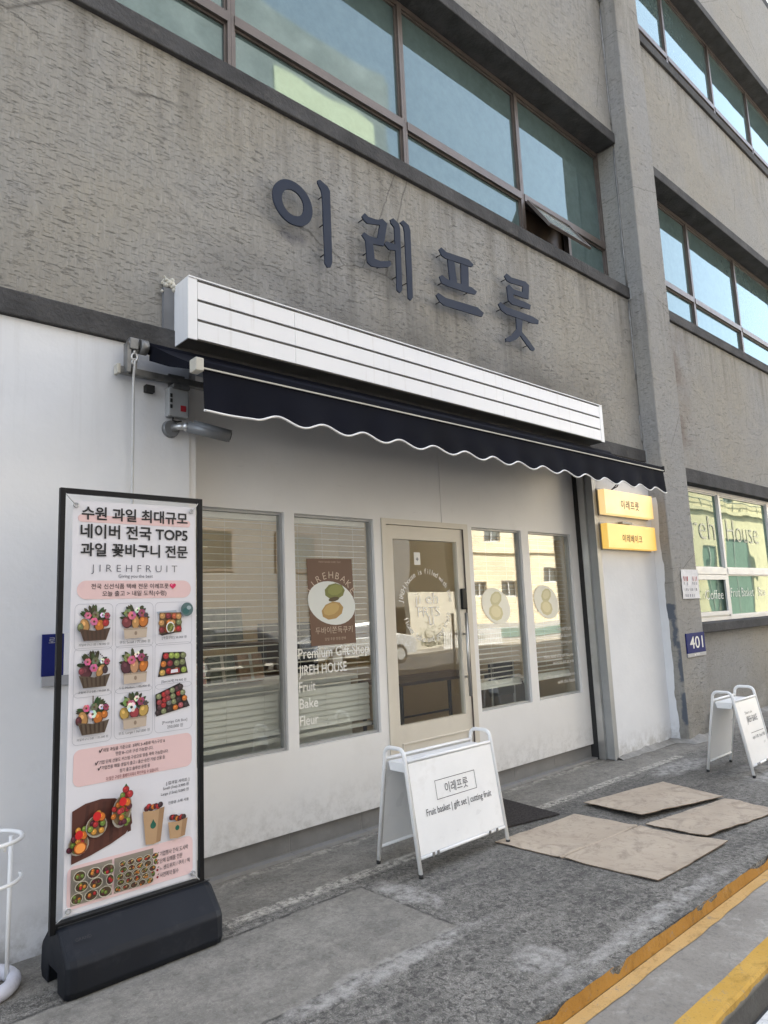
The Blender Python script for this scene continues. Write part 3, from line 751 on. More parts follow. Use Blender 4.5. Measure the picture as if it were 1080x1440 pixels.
for z in (.953, 1.299): m.tube([(4.385, 3.835, z), (4.405, 3.888, z)], .010, 8)
m.build('handle', M['alu'], D)
m = MB(); m.box(4.385, 4.447, 3.862, 3.887, 1.50, 1.672, .008); lk = m.build('door_lock', M['black_metal'], D)
bx('mullion', D, M['brown_alu'], 4.4525, 4.4555, 3.874, 3.93, .035, 2.168)
# door print: words round a circle, monogram
p = Print()
cx, cz, r = 4.005, 1.524, .270
p.arc('JIREH house is filled with love', cx, cz, r, 172, 8, .062, None)
p.arc('flower bake and good fruit', cx, cz, r, 196, 350, .062, None, inward=True)
p.build('lettering', D, (0, 3.9075, 0), mat=M['white_print'])
p = Print(); p.text('ji eh', 3.875, 4.135, 1.555, None, -.012, h=.085); p.text('FRTS', 3.90, 4.145, 1.455, None, -.012, h=.075); p.text('u', 4.02, 4.075, 1.385, None, -.012)
p.build('lettering', D, (0, 3.9075, 0), mat=M['white_print'])
p = Print(); p.rrect(3.885, 3.955, 1.865, 1.965, .006, None); p.build('sticker', D, (0, 3.9075, 0), mat=M['white_print'])
p = Print(); p.text('+', 3.905, 3.935, 1.89, None, .02); p.build('sticker_mark', D, (0, 3.9068, 0), mat=M['dark_print'])
# second window: poster and shop words
pw = SW[1]
p = Print()
p.poly([(2.845, 1.895), (2.868, 1.292), (3.268, 1.293), (3.252, 1.900)], lin((.40, .29, .22)))
p.text('FRESH BAKED EVERY DAY', 2.95, 3.15, 1.868, lin((.68, .58, .5)))
p.arc('JIREHBAKE', 3.055, 1.552, .205, 156, 24, .072, lin((.80, .72, .64)), -.01)
p.ell(3.058, 1.583, .215, .150, lin((.85, .86, .84)), -14, 30)
for cx, cz, rx, rz, c, rt in ((3.085, 1.665, .093, .058, (.45, .46, .22), 5), (3.06, 1.53, .10, .062, (.66, .53, .30), 12), (3.09, 1.675, .07, .038, (.53, .54, .28), 8), (3.05, 1.54, .075, .04, (.74, .62, .38), 16), (3.075, 1.61, .05, .016, (.30, .24, .12), 8)):
    p.ell(cx, cz, rx, rz, lin(c), rt, 9)
p.text('두바이쫀득쿠키', 2.905, 3.235, 1.375, lin((.80, .72, .64)), -.005)
p.text('당일 주문 한정 판매', 2.985, 3.17, 1.325, lin((.72, .64, .56)))
p.build('poster', pw, (0, 3.9205, 0))
for q, bo, h in ((('Premium Gift Shop', 2.758, 3.385, 1.215), .008, .068), (('JIREH HOUSE', 2.758, 3.172, 1.105), .008, .066), (('Fruit', 2.758, 2.895, .998), .008, .064), (('Bake', 2.758, 2.912, .888), .008, .064), (('Fleur', 2.758, 2.912, .778), .008, .064)):
    p = Print(); p.text(*q, None, bo, h=h); p.build('lettering', pw, (0, 3.9205, 0), mat=M['white_print'])
# ovals with cookies on the two right windows
M['oval'] = plain('frosted_oval_print', (.62, .66, .66), .4)
for i, (cx, cz) in ((2, (4.895, 1.515)), (3, (5.66, 1.535))):
    p = Print(); p.ell(cx, cz, .205, .150, lin((.93, .92, .86)), -24, 32)
    p.ell(cx+.0, cz+.065, .085, .062, lin((.80, .77, .60)), 20, 9); p.ell(cx-.01, cz-.055, .10, .072, lin((.84, .80, .62)), -10, 9)
    p.ell(cx+.0, cz+.07, .06, .04, lin((.86, .83, .68)), 20, 9); p.ell(cx-.01, cz-.05, .07, .05, lin((.90, .86, .70)), -10, 9)
    p.build('oval_sticker', SW[i], (0, 3.9205, 0))
p = Print(); zz = 1.255
for s in ('island fruit', 'and dessert', 'homeground', None, 'What kind of bread do you', 'want to eat as you', None, 'and the name of the person', 'with this heart'):
    if s:
        wd = .0195*len(s); p.text(s, 6.04-wd, 6.04, zz, None, -.008)
    zz -= .062
p.build('lettering', SW[3], (0, 3.9205, 0), mat=M['white_print'])

# ------------------------------------------------------------------ room behind the glass
part('room_wall', M['room'], 1.70, 1.80, 3.96, 8.0, .0, 2.86); part('room_wall', M['room'], 6.40, 6.5, 4.11, 8.0, .0, 2.86)
part('room_wall', M['room'], 1.70, 6.5, 8.001, 8.1, .0, 2.86); part('room_floor', M['room_floor'], 1.8, 6.4, 3.96, 8.0, -.05, .05)
part('ceiling', M['room'], 1.801, 6.399, 3.96, 7.999, 2.80, 2.858)
grp = 'tube lights on the shop ceiling'
for i, (x, y, L) in enumerate(((3.2, 6.3, 1.2), (4.9, 5.6, 1.2))):
    lab = ('tube light seen through the tall window beside the banner', 'tube light seen through the glass of the shop door')[i]
    t = thing('ceiling_light', (x, y, 2.80), lab, 'ceiling light', grp)
    bx('light_housing', t, M['white_metal'], x-L/2, x+L/2, y-.06, y+.06, 2.755, 2.799)
    m = MB(); m.tube([(x-L/2+.03, y, 2.735), (x+L/2-.03, y, 2.735)], .018, 8); m.build('tube', M['tube'], t)

# ================================================================== SIGNS AND FITTINGS ON THE WALL
# four raised letters on pins
LET = {
 'ieung': None,
 'i': [(2.815,4.563),(2.815,4.581),(2.839,4.596),(2.905,4.571),(2.926,4.543),(2.925,3.991),(2.908,3.948),(2.880,3.939),(2.860,3.959),(2.855,4.464),(2.846,4.516)],
 'rieul': [(3.226,4.459),(3.257,4.497),(3.291,4.479),(3.386,4.49),(3.438,4.52),(3.486,4.496),(3.438,4.293),(3.327,4.272),(3.338,4.156),(3.397,4.154),(3.501,4.191),(3.512,4.16),(3.473,4.129),(3.379,4.096),(3.299,4.085),(3.263,4.103),(3.254,4.272),(3.219,4.306),(3.243,4.336),(3.294,4.324),(3.377,4.334),(3.408,4.455),(3.338,4.437),(3.279,4.422),(3.248,4.434)],
 'eo': [(3.522,4.542),(3.555,4.568),(3.616,4.542),(3.626,4.504),(3.616,3.986),(3.592,3.955),(3.561,3.966),(3.567,4.299),(3.495,4.282),(3.448,4.311),(3.468,4.342),(3.564,4.351),(3.563,4.493),(3.53,4.515)],
 'i2': [(3.63,4.559),(3.664,4.592),(3.727,4.57),(3.741,4.528),(3.731,3.957),(3.707,3.926),(3.678,3.935),(3.674,4.496),(3.664,4.537)],
 'pt': [(4.072,4.479),(4.103,4.51),(4.162,4.488),(4.454,4.517),(4.514,4.488),(4.491,4.459),(4.422,4.45),(4.15,4.427),(4.108,4.436)],
 'pl': [(4.177,4.449),(4.261,4.456),(4.283,4.239),(4.194,4.225)],
 'pr': [(4.347,4.463),(4.447,4.477),(4.433,4.245),(4.338,4.232)],
 'pb': [(4.06,4.236),(4.09,4.26),(4.16,4.241),(4.47,4.264),(4.537,4.244),(4.511,4.209),(4.425,4.197),(4.148,4.18),(4.084,4.184)],
 'eu': [(4.005,4.056),(4.035,4.085),(4.121,4.067),(4.531,4.097),(4.614,4.067),(4.583,4.023),(4.504,4.018),(4.097,3.994),(4.046,4.013)],
 'r2': [(4.953,4.519),(4.992,4.557),(5.059,4.538),(5.277,4.564),(5.334,4.543),(5.307,4.394),(5.219,4.384),(5.071,4.375),(5.072,4.341),(5.251,4.349),(5.338,4.345),(5.318,4.295),(5.244,4.286),(5.038,4.269),(4.988,4.292),(4.977,4.424),(5.015,4.453),(5.082,4.427),(5.216,4.438),(5.233,4.501),(5.044,4.479),(4.992,4.483)],
 'ut': [(4.832,4.211),(4.868,4.241),(4.95,4.219),(5.352,4.232),(5.448,4.219),(5.438,4.179),(5.343,4.163),(4.943,4.147),(4.873,4.164)],
 'st': [(5.093,4.179),(5.196,4.184),(5.164,4.034),(5.274,3.969),(5.353,3.908),(5.332,3.886),(5.286,3.884),(5.182,3.956),(5.137,3.99),(5.069,3.934),(4.978,3.89),(4.913,3.88),(4.908,3.906),(5.008,3.964),(5.086,4.042)],
}
YP = 3.62
grp = 'raised letters on the stucco wall'
def letter_sign(x, label, strokes, pins):
    t = thing('letter_sign', (x, YW, 4.0), label, 'sign letter', grp)
    for k, rec in strokes:
        m = MB()
        if k == 'ieung':
            c, d = [], []
            n = 40; cx, cz = 2.596, 4.322
            V = []
            for i in range(n):
                a = 2*math.pi*i/n; ca, sa = math.cos(a), math.sin(a)
                V.append([m.bm.verts.new((cx+q[0]*ca, YP+q[2], cz+q[1]*sa)) for q in ((.166, .163, 0), (.166, .163, .012), (.092, .095, .012), (.092, .095, 0))])
            for i in range(n):
                A, Bq = V[i], V[(i+1) % n]
                for j in range(4): m.bm.faces.new((A[j], A[(j+1) % 4], Bq[(j+1) % 4], Bq[j]))
            bmesh.ops.recalc_face_normals(m.bm, faces=m.bm.faces[:])
        else:
            m.prism([(a, YP+rec, b) for a, b in LET[k]], (0, .012, 0))
        m.build('letter_stroke', M['letter'], t)
    for (a, b) in pins:
        m = MB(); m.tube([(a, YP+.010, b), (a, YW+.01, b)], .0045, 5); m.build('pin', M['black_metal'], t)
letter_sign(2.7, 'slate grey raised letter 이 with a round ring, nearest the camera above the sign box', [('ieung', 0), ('i', 0)], [(2.50, 4.42), (2.69, 4.22), (2.88, 4.05), (2.88, 4.5), (2.88, 4.28)])
letter_sign(3.5, 'slate grey raised letter 레 with two tall strokes, beside the ring letter', [('rieul', 0), ('eo', 0), ('i2', 0)], [(3.26, 4.46), (3.46, 4.40), (3.29, 4.20), (3.43, 4.14), (3.59, 4.1), (3.58, 4.4), (3.70, 4.08), (3.70, 4.4)])
letter_sign(4.3, 'slate grey raised letter 프 with a long flat bottom bar', [('pt', 0), ('pb', 0), ('pl', .003), ('pr', .003), ('eu', 0)], [(4.12, 4.46), (4.45, 4.48), (4.12, 4.21), (4.45, 4.22), (4.3, 4.05), (4.08, 4.03)])
letter_sign(5.15, 'slate grey raised letter 룻 with forked feet, farthest along the wall', [('r2', 0), ('ut', 0), ('st', .003)], [(5.0, 4.51), (5.28, 4.45), (5.02, 4.30), (5.28, 4.32), (4.9, 4.19), (5.38, 4.2), (5.0, 3.92), (5.27, 3.93)])

# long white slatted sign box
X0, X1, Z0b, Z1b, YF = 1.757, 6.262, 3.098, 3.476, 3.50
t = thing('sign_box', (4.0, YW, 3.1), 'long white sign box of three horizontal strips above the awning', 'sign box')
bx('box_core', t, M['dark_box'], X0+.004, X1-.004, YF+.012, 3.697, Z0b+.003, Z1b-.004)
bx('top_sheet', t, M['sign_white'], X0, X1, YF-.004, 3.699, Z1b-.004, Z1b+.004)
for a, b, nm in ((X0, X0+.055, 'end_cap'), (X1-.055, X1, 'end_cap')):
    bx(nm, t, M['sign_white'], a, b, YF, YF+.012, Z0b, Z1b-.005, bev=.002)
bx('end_plate', t, M['sign_white'], X0-.004, X0+.0035, YF+.001, 3.695, Z0b, Z1b-.005); bx('end_plate', t, M['sign_white'], X1-.0035, X1+.004, YF+.001, 3.695, Z0b, Z1b-.005)
hs = (Z1b-.012-Z0b)/3
for sx0, sx1 in ((X0+.057, 2.4985), (2.5, 4.6485), (4.65, X1-.057)):
    for k in range(3):
        z = Z0b+.001+k*hs
        bx('strip', t, M['sign_white'], sx0, sx1, YF+.0005+random.uniform(0, .001), YF+.011, z+.008, z+hs-.008, bev=.0015)
m = MB()
for i in range(34):
    m.ball((X0-.035+random.gauss(0, .024), 3.69-random.random()*.02, Z1b+.005+random.gauss(0, .022)), random.uniform(.006, .016), seg=6)
m.build('foam_lump', M['sealant'], t)
m = MB()
for i in range(9): m.ball((5.15+random.gauss(0, .04), 3.695, Z1b+.012+random.random()*.02), random.uniform(.008, .016), seg=8)
m.build('foam_lump', M['sealant'], t)
M['slate'] = plain('slate_flashing', (.17, .175, .185), .6)
bx('side_flashing', t, M['slate'], X0-.07, X0-.006, 3.672, 3.699, 3.20, Z1b-.02)

# awning
AX0, AX1 = 1.575, 6.47
t = thing('awning', (4.0, YW, 3.0), 'black retractable awning with a scalloped valance piped in white', 'awning')
def fab(u): # u 0 at roller, 1 at front bar
    return 3.60-.545*u, 3.045-.275*u-.018*math.sin(math.pi*u)
m = MB(); G1 = []; nx, nu = 64, 10
for i in range(nx+1):
    x = AX0+(AX1-AX0)*i/nx
    G1.append([m.bm.verts.new((x, fab(j/nu)[0], fab(j/nu)[1]+.006*mn.noise(Vector((x*1.6, j*.25, 0)))*math.sin(math.pi*j/nu)-.008*math.sin(math.pi*j/nu)*math.sin(x*10.4)**2)) for j in range(nu+1)])
for i in range(nx):
    for j in range(nu): m.bm.faces.new((G1[i][j], G1[i+1][j], G1[i+1][j+1], G1[i][j+1]))
m.build('canopy', M['navy_cloth'], t, smooth=True)
m = MB(); m.prism([(AX0-.004, 3.605, 3.05), (AX0-.004, 3.605, 2.952), (AX0-.004, 3.36, 2.845), (AX0-.004, 3.08, 2.745), (AX0-.004, 3.08, 2.775), (AX0-.004, 3.34, 2.905)], (.003, 0, 0)); m.build('side_flap', M['navy_cloth'], t)
m = MB(); m.tube([(AX0-.02, 3.60, 3.02), (AX1+.02, 3.60, 3.02)], .034, 14); m.build('roller', M['navy_cloth'], t)
m = MB(); m.tube([(AX0-.065, 3.60, 3.02), (AX0-.022, 3.60, 3.02)], .042, 14); m.tube([(AX0-.13, 3.60, 3.025), (AX0-.066, 3.60, 3.025)], .022, 10); m.box(AX0-.125, AX0-.075, 3.575, 3.625, 2.99, 3.055, .006)
m.build('crank_gearbox', M['galv'], t)
m = MB(); m.tube([(AX0-.095, 3.592, 2.992), (AX0-.095, 3.590, 2.965)], .009, 8)
m.tube([(AX0-.095+.016*math.cos(a*.5236), 3.588, 2.947+.022*math.sin(a*.5236)) for a in range(12)], .006, 6, close=True); m.build('crank_eye', M['alu'], t)
m = MB(); m.box(AX0-.135, AX0-.115, 3.585, 3.64, 2.86, 3.03); m.box(AX0-.09, AX0-.075, 3.60, 3.66, 2.86, 3.0); m.build('end_bracket', M['galv'], t)
bx('torsion_bar', t, M['galv'], AX0-.155, AX1, 3.63, 3.67, 2.862, 2.902, bev=.004)
bx('bar_cap', t, M['endcap'], AX0-.175, AX0-.156, 3.622, 3.678, 2.854, 2.910, bev=.004)
for x in (1.77, 4.1, 6.3):
    m = MB(); m.box(x-.05, x+.05, 3.61, 3.697, 2.83, 2.853); m.box(x-.05, x+.05, 3.677, 3.697, 2.853, 2.93); m.build('wall_bracket', M['galv'], t)
for x, s in ((2.1, 1), (5.9, -1)):
    m = MB(); m.box(x-.02, x+.02, 3.57, 3.62, 2.86, 2.91); m.tube([(x, 3.59, 2.885), (x+s*.85, 3.40, 2.83), (x+s*.25, 3.08, 2.755)], .018, 8); m.build('folding_arm', M['alu'], t)
bx('front_bar', t, M['navy_cloth'], AX0+.02, AX1-.0, 3.030, 3.075, 2.742, 2.785, bev=.010)
bx('bar_rail', t, M['endcap'], AX0+.021, AX1-.001, 3.0215, 3.0295, 2.738, 2.746)
bx('bar_cap', t, M['endcap'], AX0-.025, AX0+.0195, 3.012, 3.082, 2.722, 2.79, bev=.005)
bx('bar_cap', t, M['dark'], AX1+.0005, AX1+.018, 3.02, 3.082, 2.73, 2.79, bev=.004)
m = MB(); pip = MB(); A = []; nx = 330
def scal(x):
    ph = 2*math.pi*(x-1.89)/.303
    z = 2.547-.021*math.cos(ph)
    if x < 1.89: z = 2.527+max(0, (1.66-x))*.02
    return z
pl = []
for i in range(nx+1):
    x = AX0+.022+(AX1-AX0-.024)*i/nx; zl = scal(x)
    row = []
    for j in range(7):
        u = j/6; z = 2.7405+(zl-2.7405)*u
        y = 3.032 - u*(.008+.013*mn.noise(Vector((x*1.5, 0, 3)))+.006*math.sin(2*math.pi*(x-1.89)/.303+1.2))
        row.append(m.bm.verts.new((x, y, z)))
        if j == 6: pl.append((x, y, z-.004))
    A.append(row)
for i in range(nx):
    for j in range(6): m.bm.faces.new((A[i][j], A[i+1][j], A[i+1][j+1], A[i][j+1]))
V = m.build('valance', M['navy_cloth'], t, smooth=True)
pip.tube(pl, .006, 6); pip.build('piping', M['piping'], V)
# rod hanging from the crank eye
t = thing('crank_rod', (AX0-.095, 3.60, 0.55), 'thin grey crank rod hanging from the awning eye beside the white wall', 'crank rod')
m = MB(); m.tube([(AX0-.095, 3.588, 2.93), (AX0-.094, 3.60, 2.85), (AX0-.075, 3.648, 2.0), (AX0-.05, 3.672, .8)], .0075, 8); m.build('rod', M['cord'], t)
m = MB(); m.tube([(AX0-.095+.014*math.cos(a*.5236), 3.588+.0*a, 2.918+.020*math.sin(a*.5236)) for a in range(9)], .005, 6); m.build('hook', M['alu'], t)
# camera and its box
t = thing('alarm_box', (1.76, YW-.01, 2.68), 'small pale grey alarm box with a red sticker under the awning bar', 'alarm box')
bx('casing', t, M['cctv_box'], 1.70, 1.825, 3.632, 3.689, 2.665, 2.835, bev=.008)
bx('red_label', t, M['red'], 1.772, 1.805, 3.6295, 3.6315, 2.70, 2.735)
for z in (2.71, 2.745, 2.775): bx('vent_slot', t, M['dark'], 1.708, 1.722, 3.6295, 3.6315, z, z+.022)
m = MB(); m.tube([(1.74, 3.66, 2.665), (1.735, 3.655, 2.645), (1.76, 3.65, 2.64), (1.79, 3.66, 2.65)], .005, 6); m.build('cable', M['rubber'], t)
t = thing('security_camera', (1.735, YW-.01, 2.60), 'grey bullet security camera on a round base below the alarm box', 'security camera')
m = MB(); m.tube([(1.735, 3.688, 2.60), (1.735, 3.662, 2.60)], [.052, .046], 18); m.build('base', M['cctv'], t)
m = MB(); m.tube([(1.735, 3.663, 2.602), (1.765, 3.625, 2.606), (1.79, 3.60, 2.602)], .018, 10); m.ball((1.792, 3.60, 2.602), .027); m.build('bracket', M['alu'], t)
m = MB(); m.tube([(1.80, 3.60, 2.605), (2.0, 3.495, 2.552)], .033, 16); m.build('body', M['cctv'], t)
m = MB(); m.tube([(1.83, 3.592, 2.612), (2.015, 3.49, 2.555)], [.036, .036], 16); m.build('sun_shield', M['cctv'], t)
m = MB(); m.tube([(2.0145, 3.4903, 2.5552), (2.0165, 3.489, 2.5545)], .024, 14); m.build('lens', M['dark'], t)
bx('junction_box', None, M['dark'], 1.575, 1.625, 3.65, 3.688, 2.79, 2.83); o = bpy.data.objects['junction_box']; tag(o, 'tiny black junction box on the white wall under the awning bar', 'junction box')

# amber light boxes
def light_box(z0, z1, label, word, mat, wx):
    t = thing('light_box', (6.8, 3.688, z0), label, 'light box', 'amber light boxes by the shopfront')
    x0, x1, y0 = 6.335, 7.345, 3.60
    bx('back_plate', t, M['galv'], x0-.012, x1+.008, 3.672, 3.687, z0-.01, z1+.012)
    bx('acrylic_face', t, mat, x0, x1, y0, 3.671, z0, z1, bev=.006)
    p = Print(); p.text(word, wx[0], wx[1], z0+.078, None, .012, spacing=1.12); p.build('lettering', t, (0, y0-.002, 0), mat=M['black_print'])
    return t
L1 = light_box(2.395, 2.650, 'upper amber lit sign box reading 이레프룻', '이레프룻', M['lamp_front_pale'], (6.65, 7.03))
L2 = light_box(2.045, 2.300, 'lower amber lit sign box reading 이레베이크', '이레베이크', M['lamp_front'], (6.62, 7.03))
m = MB(); m.tube([(6.62, 3.68, 2.665), (6.60, 3.62, 2.70), (6.66, 3.60, 2.75), (6.70, 3.65, 2.71), (6.67, 3.685, 2.69)], .006, 6); m.build('power_cable', M['rubber'], L1)
bx('mount', L2, M['galv'], 6.70, 6.90, 3.625, 3.68, 2.314, 2.334)

# plates and paper
t = thing('number_plate', (7.85, 3.50, .875), 'navy house number plate 401 on the grey pilaster', 'number plate')
bx('plate', t, M['navy_plate'], 7.585, 8.045, 3.486, 3.499, .915, 1.132, bev=.003); bx('lower_strip', t, M['grey_plate'], 7.585, 8.045, 3.486, 3.499, .875, .914, bev=.002)
p = Print(); p.text('401', 7.66, 7.985, .965, None, .005, h=.130); p.build('lettering', t, (0, 3.486, 0), mat=M['white_print'])
p = Print(); p.ell(7.76, .895, .012, .009, None); p.text('mmm', 7.79, 7.88, .888, None); p.build('small_print', t, (0, 3.486, 0), mat=M['white_print'])
t = thing('address_plate', (1.2, 3.69, 1.21), 'blue address plate on the white wall half hidden by the banner stand', 'address plate')
bx('plate', t, M['navy_plate'], 1.072, 1.172, 3.672, 3.688, 1.262, 1.465, bev=.002); bx('plate_panel', t, M['white_metal'], 1.1725, 1.40, 3.672, 3.688, 1.262, 1.465); bx('lower_strip', t, M['grey_plate'], 1.072, 1.40, 3.672, 3.688, 1.213, 1.2615, bev=.002)
p = Print(); p.text('로', 1.10, 1.13, 1.42, None); p.build('lettering', t, (0, 3.672, 0), mat=M['grey_plate'])
t = thing('paper_notice', (7.83, 3.5, 1.5), 'crinkled printed paper notice taped to the pilaster above the number plate', 'notice')
m = MB(); V = []; nx, nz = 16, 14
def pbend(x, z): return .006+.010*abs(mn.noise(Vector((x*9, z*9, 2))))+.006*mn.noise(Vector((x*24, z*20, 4)))
for i in range(nx+1):
    V.append([m.bm.verts.new((7.625+.425*i/nx+.01*(j/nz-.5), 3.498-pbend(7.625+.425*i/nx, 1.51+.325*j/nz), 1.51+.325*j/nz)) for j in range(nz+1)])
for i in range(nx):
    for j in range(nz): m.bm.faces.new((V[i][j], V[i+1][j], V[i+1][j+1], V[i][j+1]))
sh = m.build('sheet', M['paper'], t, smooth=True)
p = Print()
for k in range(4):          # illegible rows of print, two red heads above grey lines
    x = 7.665
    while x < 7.99:
        wd = random.uniform(.018, .05); hh = .05 if k == 0 else .028
        if random.random() < .82: p.poly([(x, 1.755-.066*k), (x+wd*.5, 1.758-.066*k), (x+wd*.45, 1.755-.066*k-hh), (x+.1*wd, 1.753-.066*k-hh)], lin((.62, .2, .24) if k == 0 else (.42, .43, .48)))
        x += wd+.012
p.build('lettering', t, (0, 3.494, 0), base=.003, bend=pbend)
t = thing('drain_pipe', (7.98, 3.5, .1), 'short black drain pipe end at the foot of the pilaster', 'pipe')
m = MB(); m.tube([(8.06, 3.56, .22), (8.06, 3.47, .22), (8.04, 3.42, .19), (8.02, 3.40, .10), (8.02, 3.395, .03)], .04, 10); m.build('elbow', M['rubber'], t)
m = MB(); m.tube([(8.06, 3.485, .22), (8.06, 3.466, .22)], .055, 12); m.build('collar', M['galv'], t)

# ================================================================== BANNER STAND
t = thing('banner_stand', (1.40, 3.30, 0), 'tall fruit price banner in a black frame on a weighted plastic foot', 'banner stand')
YB_ = 3.30
m = MB(); fx0, fx1, fz = 1.031, 1.715, 2.118
m.box(fx0-.012, fx0+.012, YB_-.012, YB_+.012, .22, fz+.012, .002); m.box(fx1-.012, fx1+.012, YB_-.012, YB_+.012, .22, fz+.012, .002)
m.box(fx0+.012, fx1-.012, YB_-.012, YB_+.012, fz-.012, fz+.012, .002); m.box(fx0+.012, fx1-.012, YB_-.012, YB_+.012, .235, .258, .002)
m.build('frame', M['black_metal'], t)
# moulded foot: hexagonal section with a wheel notch, ends drawn in
sec = [(-.165, .0), (-.070, .0), (-.062, .075), (.062, .075), (.070, .0), (.165, .0), (.185, .03), (.180, .125), (.165, .148), (.060, .238), (.030, .246), (-.030, .246), (-.060, .238), (-.165, .148), (-.180, .125), (-.185, .03)]
m = MB(); rings = []
for x, s in ((1.045, .86), (1.058, .95), (1.085, 1.0), (1.40, 1.0), (1.715, 1.0), (1.742, .95), (1.755, .86)):
    ya = lambda v: 3.322+v*s
    rings.append([m.bm.verts.new((x, ya(a), b if b < .08 else .08+(b-.08)*(1-(1-s)*.45))) for a, b in sec])
n = len(sec)
for i in range(len(rings)-1):
    for k in range(n): m.bm.faces.new((rings[i][k], rings[i+1][k], rings[i+1][(k+1) % n], rings[i][(k+1) % n]))
m.bm.faces.new(rings[0]); m.bm.faces.new(rings[-1][::-1])
bmesh.ops.recalc_face_normals(m.bm, faces=m.bm.faces[:])
foot = m.build('foot', M['base_plastic'], t)
bv = foot.modifiers.new('bevel', 'BEVEL'); bv.width = .006; bv.segments = 2; bv.limit_method = 'ANGLE'; bv.angle_limit = R(25)
for x in (1.40,): bx('foot_seam', foot, M['dark'], 1.05, 1.75, YB_-.022, YB_-.014, .2455, .2472)
p = Print(); p.text('GRAND', 1.095, 1.16, 0, None); p.build('moulded_mark', foot, (0, 3.1995, .1995), ux=(1, 0, 0), uz=(0, .76, .65), nrm=(0, -.65, .76), base=.004, mat=M['rubber'])
# sheet, gently bowed
bz0, bz1 = .278, 2.078
def bow(x, z): return 0.0
def bx0(z): return 1.082-.014*math.sin((z-bz0)/(bz1-bz0)*math.pi)*-.4
m = MB(); V = []; nx, nz = 12, 40
for i in range(nx+1):
    row = []
    for j in range(nz+1):
        u, w_ = i/nx, j/nz; z = bz0+(bz1-bz0)*w_; xa = 1.070+.006*w_; xb = 1.682+.003*w_
        x = xa+(xb-xa)*u
        z += .008*(u-.5)*w_ if w_ > .5 else 0
        row.append(m.bm.verts.new((x, 3.29-bow(x, z), z)))
    V.append(row)
for i in range(nx):
    for j in range(nz): m.bm.faces.new((V[i][j], V[i+1][j], V[i+1][j+1], V[i][j+1]))
sheet = m.build('banner_sheet', M['vinyl'], t, smooth=True)
def pr(name, p, base=.0032): return p.build(name, sheet, (0, 3.29, 0), bend=bow, base=base)
BK, GY = lin((.07, .07, .08)), lin((.33, .33, .36))
PK, PK2 = lin((.87, .745, .735)), lin((.885, .77, .765))
for q in ((1.098, 1.658, 1.976, 2.011, .017, PK), (1.100, 1.660, 1.618, 1.704, .042, PK), (1.100, 1.662, .798, .956, .03, PK), (1.084, 1.666, .300, .474, .03, PK2)):
    p = Print(); p.rrect(*q); pr('tinted_panel', p, .0012)
p = Print()
p.text('수원 과일 최대규모', 1.114, 1.642, 1.994, BK, .023); p.text('네이버 전국 TOP5', 1.110, 1.642, 1.908, BK, .023); p.text('과일 꽃바구니 전문', 1.112, 1.642, 1.823, BK, .023)
pr('headline', p)
p = Print(); p.text('JIREHFRUIT', 1.162, 1.585, 1.745, GY, -.014, 1.65, h=.033)
pr('brand_line', p); p = Print(); p.text('Giving you the best', 1.289, 1.458, 1.718, GY)
pr('brand_motto', p)
p = Print(); p.text('전국 신선식품 택배 전문 이레프룻', 1.163, 1.54, 1.667, BK, .004); p.text('오늘 출고 > 내일 도착(수령)', 1.214, 1.528, 1.633, BK, .004)
H = lin((.80, .13, .33))
hp = [(1.562+.0165*(16*math.sin(a)**3)/16, 1.677+.0165*(13*math.cos(a)-5*math.cos(2*a)-2*math.cos(3*a)-math.cos(4*a))/16) for a in [2*math.pi*i/24 for i in range(24)]]
p.poly(hp, H); p.ell(1.556, 1.682, .003, .004, lin((1, .6, .75)), 20, 8)
pr('delivery_line', p)
# product pictures
rnd = random.Random(3)
def fruit(p, x, z, rx, rz, c, rot=0, shine=True):
    c = tuple(.05+.80*v for v in c); c0 = lin(tuple(v*.62 for v in c)); c1 = lin(c); c2 = lin(tuple(min(1, v*1.18+.06) for v in c))
    p.ell(x, z, rx, rz, c0, rot, 14); p.ell(x-rx*.06, z+rz*.08, rx*.86, rz*.86, c1, rot, 14)
    if shine: p.ell(x-rx*.22, z+rz*.3, rx*.32, rz*.30, c2, rot, 10)
def flower(p, x, z, r, c, core=(.35, .25, .1)):
    for k in range(6): p.ell(x+r*.55*math.cos(k*1.047), z+r*.55*math.sin(k*1.047), r*.5, r*.5, lin(tuple(min(1, v*(.82+.3*rnd.random())) for v in c)), 0, 8)
    p.ell(x, z, r*.3, r*.3, lin(core), 0, 8)
def leaves(p, x, z, r, n=7):
    for k in range(n):
        a = rnd.uniform(0, 180); p.ell(x+r*.7*math.cos(R(a)), z+r*.7*math.sin(R(a)), r*.5, r*.14, lin((.16+.1*rnd.random(), .20+.1*rnd.random(), .13)), a, 8)
ORG, PER, PUR, PNK, RED, YEL, WHT, OLV = (.86, .47, .13), (.83, .60, .33), (.36, .13, .17), (.80, .42, .53), (.72, .12, .13), (.85, .68, .32), (.90, .89, .87), (.50, .53, .33)
def cell(c, r):
    x0 = (1.092, 1.277, 1.470)[c]; x1 = (1.265, 1.461, 1.664)[c]; zt = (1.597, 1.398, 1.203)[r]; zb = (1.388, 1.180, .976)[r]
    return x0, x1, zb, zt
CAP = [['과일바구니 1호 / 78,000 원', '우드 Small / 77,000 원', '[계절한판] 50,000 원'], ['과일바구니 2호 / 99,000 원', '우드 Medium / 105,000 원', '[Special세] 99,900 원'], ['과일바구니 3호 / 135,000 원', '우드 Large / 167,000 원', '[Prestige Gift Box]']]
